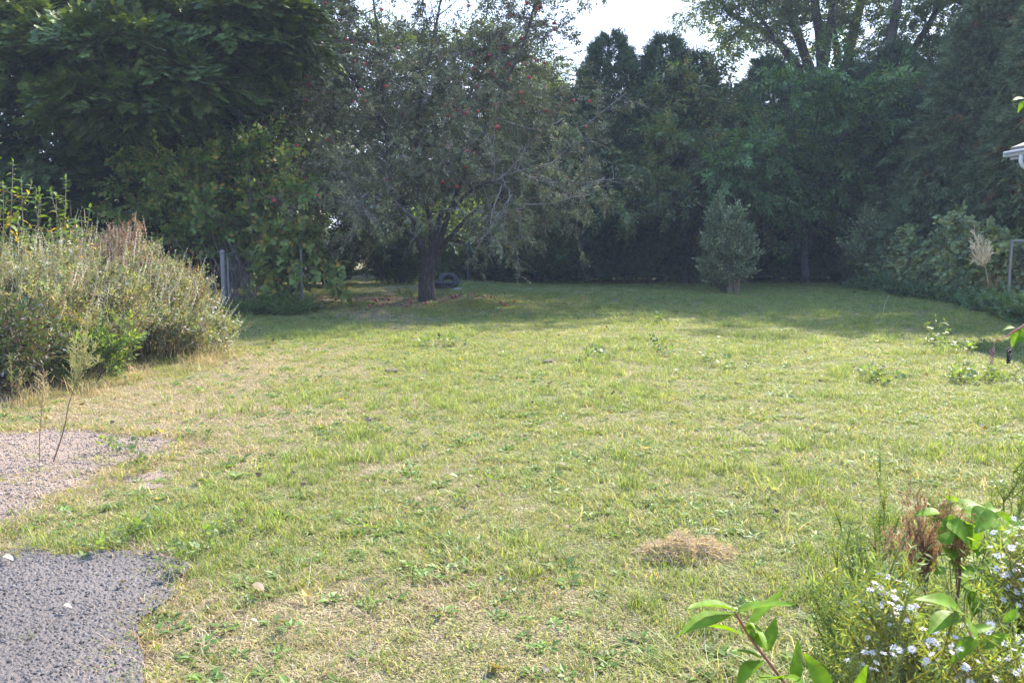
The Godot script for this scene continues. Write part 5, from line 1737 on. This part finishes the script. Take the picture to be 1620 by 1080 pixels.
	var hm = [big_leaf(941, 0.78, 0.2, 0.18, 1.0, "leaf_thin"), big_leaf(942, 0.72, 0.3, 0.22, 1.0, "leaf_thin"), big_leaf(943, 0.8, 0.1, 0.12, 1.0, "leaf_thin")]
	b = Buf.new()
	for k in 8:
		var tip = A(rf(1480, 1590), rf(795, 880), 2.35 + rf(-0.2, 0.2)) - root3
		tube(b, spline([Vector3(rf(-0.1, 0.1), 0, rf(-0.1, 0.1)), tip * 0.55 + rv() * 0.08, tip], 6), 0.003, 0.0015, 5, Color(0.2, 0.2, 0.08))
	part(o, "stems", b.mesh(mats.twig), "stuff")
	for k in 110:
		var px = rf(1470, 1605)
		var py = rf(795, 945)
		if px < 1500 and py > 900: continue
		var p = A(px, py, 2.35 + rf(-0.25, 0.3))
		var d = Vector3(rf(-1, 1), rf(-0.7, 0.35), rf(-0.5, 0.9)).normalized() * rf(0.04, 0.075)
		put_leaf(o, hm[k % 3], p, p + d, Vector3(rf(-0.4, 0.4), 1, rf(0.0, 0.8)))
	for s in [[1475, 795, 1497, 783], [1480, 800, 1462, 790], [1525, 800, 1560, 792], [1490, 815, 1512, 790]]:
		put_leaf(o, hm[1], A(s[0], s[1], 2.3), A(s[2], s[3], 2.3), Vector3(0, 1, 0.3))
	# long pointed leaves rising through the asters
	var root4 = on(0.98, -1.35)
	o = thing("young_shrub", "shrub shoot with a few big pointed leaves among the asters", "shrub", root4)
	b = Buf.new()
	tube(b, spline([Vector3.ZERO, Vector3(0.02, 0.5, 0.0), A(1555, 1040, 1.4) - root4, A(1524, 974, 1.4) - root4], 7), 0.004, 0.0015, 6, Color(0.28, 0.22, 0.12))
	part(o, "stem", b.mesh(mats.twig))
	for s in [[1525, 972, 1474, 924, 0.03, [0.5, 0.9, 0.2]], [1512, 968, 1468, 998, 0.04, [-0.3, 1, 0.3]], [1526, 972, 1551, 1017, 0.05, [0.6, 0.7, 0.3]], [1524, 976, 1490, 990, 0.0, [0, 1, 0.3]], [1535, 1000, 1575, 985, 0.0, [0.0, 1, 0.3]], [1550, 1025, 1600, 1000, 0.02, [0, 1, 0.4]], [1545, 1010, 1505, 1040, 0.02, [0, 1, 0.5]], [1590, 985, 1612, 960, 0.0, [-0.4, 0.8, 0.5]]]:
		put_leaf(o, ml[(int(s[0]) + 1) % 4], A(s[0], s[1], 1.4), A(s[2], s[3], 1.4 - s[4]), Vector3(s[5][0], s[5][1], s[5][2]))
	# feathery green weeds left of the asters
	var fl = [Color(0.1, 0.16, 0.06), Color(0.12, 0.18, 0.07), Color(0.14, 0.21, 0.06)]
	var fea = [sprig(951, 22, 0.14, 0.026, 0.005, fl, mats.leaf, [], 1.0, 0.9, Color(0.14, 0.17, 0.07)), sprig(952, 22, 0.12, 0.028, 0.005, fl, mats.leaf, [], 1.0, 0.9, Color(0.14, 0.17, 0.07))]
	for q in [["feathery dark green weed between the leafy sprig and the asters", 1340, 1010, 2.2, [[1310, 905], [1325, 880], [1345, 900], [1365, 890], [1330, 930], [1300, 960], [1355, 940], [1340, 985], [1320, 1000], [1370, 960], [1360, 1000], [1310, 1040], [1340, 1050]]], ["thin upright weed with narrow leaves left of the rusty seed stalk", 1400, 900, 2.7, [[1393, 745], [1400, 790], [1385, 830], [1410, 850], [1330, 830], [1345, 860], [1370, 870], [1425, 900], [1440, 920]]], ["wispy green weed above the heart leaved vine at the right edge", 1600, 860, 2.9, [[1590, 770], [1605, 740], [1615, 790], [1580, 800], [1620, 760], [1570, 785]]]]:
		var p = A(q[1], q[2], q[3])
		o = thing("feathery_weed", q[0], "weed", on(p.x, p.z))
		rng.seed = 960 + int(q[1])
		var sb = Buf.new()
		var xf = []
		var cols = []
		for s in q[4]:
			for rep in 1:
				var tip = A(s[0] + rf(-8, 8) * rep * 2, s[1] + rf(-4, 10) * rep * 3, q[3] + rf(-0.15, 0.15)) - o.position
				var pts = spline([Vector3(rf(-0.06, 0.06), 0, rf(-0.06, 0.06)), tip * Vector3(0.5, 0.55, 0.5), tip], 6)
				tube(sb, pts, 0.003, 0.001, 4, Color(0.16, 0.17, 0.07))
				for j in 14:
					var u = rf(0.35, 1.0) * 11.99
					xf.append(frame((pts[int(u) + 1] - pts[int(u)]).normalized() + rv() * 0.6, rv(), pts[int(u)].lerp(pts[int(u) + 1], u - int(u)), rf(0.5, 1.0)))
					cols.append(tint(0.8, 1.3, 0.15))
		part(o, "stems", sb.mesh(mats.twig), "stuff")
		scatter(o, "foliage", fea, xf, cols)
	# pokeweed reaching in from the right
	var root5 = on(2.95, -4.4)
	o = thing("pokeweed", "pokeweed branch with hanging dark berry clusters at the right edge", "weed", root5)
	rng.seed = 970
	b = Buf.new()
	tube(b, spline([Vector3.ZERO, Vector3(-0.02, 0.9, 0), Vector3(-0.05, 1.6, 0.0), A(1640, 175, 4.4) - root5, A(1624, 158, 4.4) - root5], 6), 0.012, 0.004, 7, Color(0.3, 0.09, 0.1))
	part(o, "stem", b.mesh(mats.twig))
	b = Buf.new()
	tube(b, spline([Vector3(-0.02, 0.9, 0), A(1650, 510, 4.4) - root5, A(1612, 520, 4.4) - root5, A(1592, 533, 4.4) - root5], 5), 0.006, 0.003, 6, Color(0.36, 0.12, 0.12))
	tube(b, spline([A(1606, 524, 4.4) - root5, A(1599, 540, 4.4) - root5, A(1598, 575, 4.4) - root5], 4), 0.002, 0.0012, 5, Color(0.4, 0.1, 0.12))
	tube(b, spline([A(1592, 533, 4.4) - root5, A(1575, 540, 4.4) - root5, A(1569, 575, 4.4) - root5], 4), 0.002, 0.0012, 5, Color(0.4, 0.1, 0.12))
	part(o, "branch", b.mesh(mats.twig))
	var berry = Buf.new()
	for r in [[1598, 551, 575, 44, Color(0.012, 0.008, 0.016), 0.0045], [1571, 552, 577, 34, Color(0.14, 0.03, 0.05), 0.0032]]:
		berry = Buf.new()
		for k in r[3]:
			var t = float(k) / r[3]
			var a = k * 2.4
			var p = A(r[0] - 2.0 * t, lerp(float(r[1]), float(r[2]), t), 4.4) - root5 + Vector3(cos(a), 0, sin(a)) * 0.01 * (1.0 - 0.4 * t)
			var st = sphere_mesh(r[5], 6, 4, mats.apple_skin).get_mesh_arrays()
			var k0 = berry.v.size()
			for i in st[Mesh.ARRAY_VERTEX].size():
				berry.v.append(st[Mesh.ARRAY_VERTEX][i] + p)
				berry.n.append(st[Mesh.ARRAY_NORMAL][i])
				berry.c.append(r[4])
			for i in st[Mesh.ARRAY_INDEX]: berry.ix.append(i + k0)
		part(o, "berry_cluster", berry.mesh(mats.apple_skin))
	for s in [[1612, 520, 1601, 549, 1], [1614, 522, 1630, 549, 0], [1606, 518, 1590, 515, 2], [1622, 156, 1604, 153, 0], [1622, 160, 1612, 172, 2], [1624, 158, 1640, 150, 1], [1640, 515, 1606, 541, 1]]:
		put_leaf(o, ml[s[4]], A(s[0], s[1], 4.4), A(s[2], s[3], 4.37), Vector3(rf(-0.3, 0.3), 1, 0.4))

func _ready():
	# camera
	var cam = Camera3D.new()
	cam.name = "camera"
	add_child(cam)
	cam.position = Vector3(0, EYE, 0)
	cam.rotation = Vector3(PITCH, 0, 0)
	cam.fov = rad_to_deg(2.0 * atan(540.0 / F))
	cam.near = 0.05
	cam.far = 1500.0
	cam.current = true
	# sky
	var sky = ProceduralSkyMaterial.new()
	sky.sky_top_color = Color(0.5, 0.66, 0.9)
	sky.sky_horizon_color = Color(0.9, 0.93, 0.97)
	sky.sky_curve = 0.25
	sky.ground_bottom_color = Color(0.3, 0.32, 0.22)
	sky.ground_horizon_color = Color(0.75, 0.78, 0.75)
	sky.sun_angle_max = 50.0
	sky.sun_curve = 0.25
	sky.sky_energy_multiplier = 1.0
	var e = Environment.new()
	e.background_mode = Environment.BG_SKY
	e.sky = Sky.new()
	e.sky.sky_material = sky
	e.tonemap_mode = Environment.TONE_MAPPER_LINEAR
	e.tonemap_exposure = 3.75
	e.fog_enabled = true
	e.fog_density = 0.00095
	e.fog_light_color = Color(0.85, 0.9, 1.0)
	e.sdfgi_enabled = true
	e.ssao_enabled = true
	e.ssil_enabled = true
	var we = WorldEnvironment.new()
	we.name = "environment"
	we.environment = e
	add_child(we)
	# sun, ahead and a little to the right
	var sun = DirectionalLight3D.new()
	sun.name = "sun"
	sun.light_energy = 1.6
	sun.light_color = Color(1.0, 0.96, 0.89)
	sun.light_angular_distance = 0.5
	sun.shadow_enabled = true
	add_child(sun)
	var el = deg_to_rad(42.0)
	var az = deg_to_rad(40.0)
	sun.basis = Basis.looking_at(-Vector3(sin(az) * cos(el), sin(el), -cos(az) * cos(el)), Vector3.UP)

	rng.seed = 1
	lumps.seed = 5
	lumps.frequency = 0.01
	lumps.fractal_octaves = 2
	patchy.seed = 8
	patchy.frequency = 0.01
	patchy.fractal_octaves = 3
	fine.seed = 13
	fine.frequency = 0.01
	fine.fractal_octaves = 3
	make_materials()
	leaf_mat("leaf_thin", Color(1.0, 1.0, 0.5), 0.5, 0.3).albedo_color = srgb(1.2, 1.35, 0.5)
	leaf_mat("leaf_dull", Color(0.5, 0.5, 0.35), 0.7, 0.25)

	leaf_mat("yellow_leaf", Color(1.0, 0.95, 0.5)).albedo_color = srgb(4.0, 1.8, 0.7)
	leaf_mat("pale_leaf", Color(0.6, 0.6, 0.6)).albedo_color = srgb(4.0, 2.2, 7.0)
	solid("clod", srgb(0.075, 0.058, 0.042), 0.95)

	build_ground()
	build_house()
	build_fences()
	build_trees()
	build_apple_tree()
	build_tyres()
	build_left_bushes()
	build_right_fence_plants()
	build_lawn()
	build_weeds()
	build_foreground()
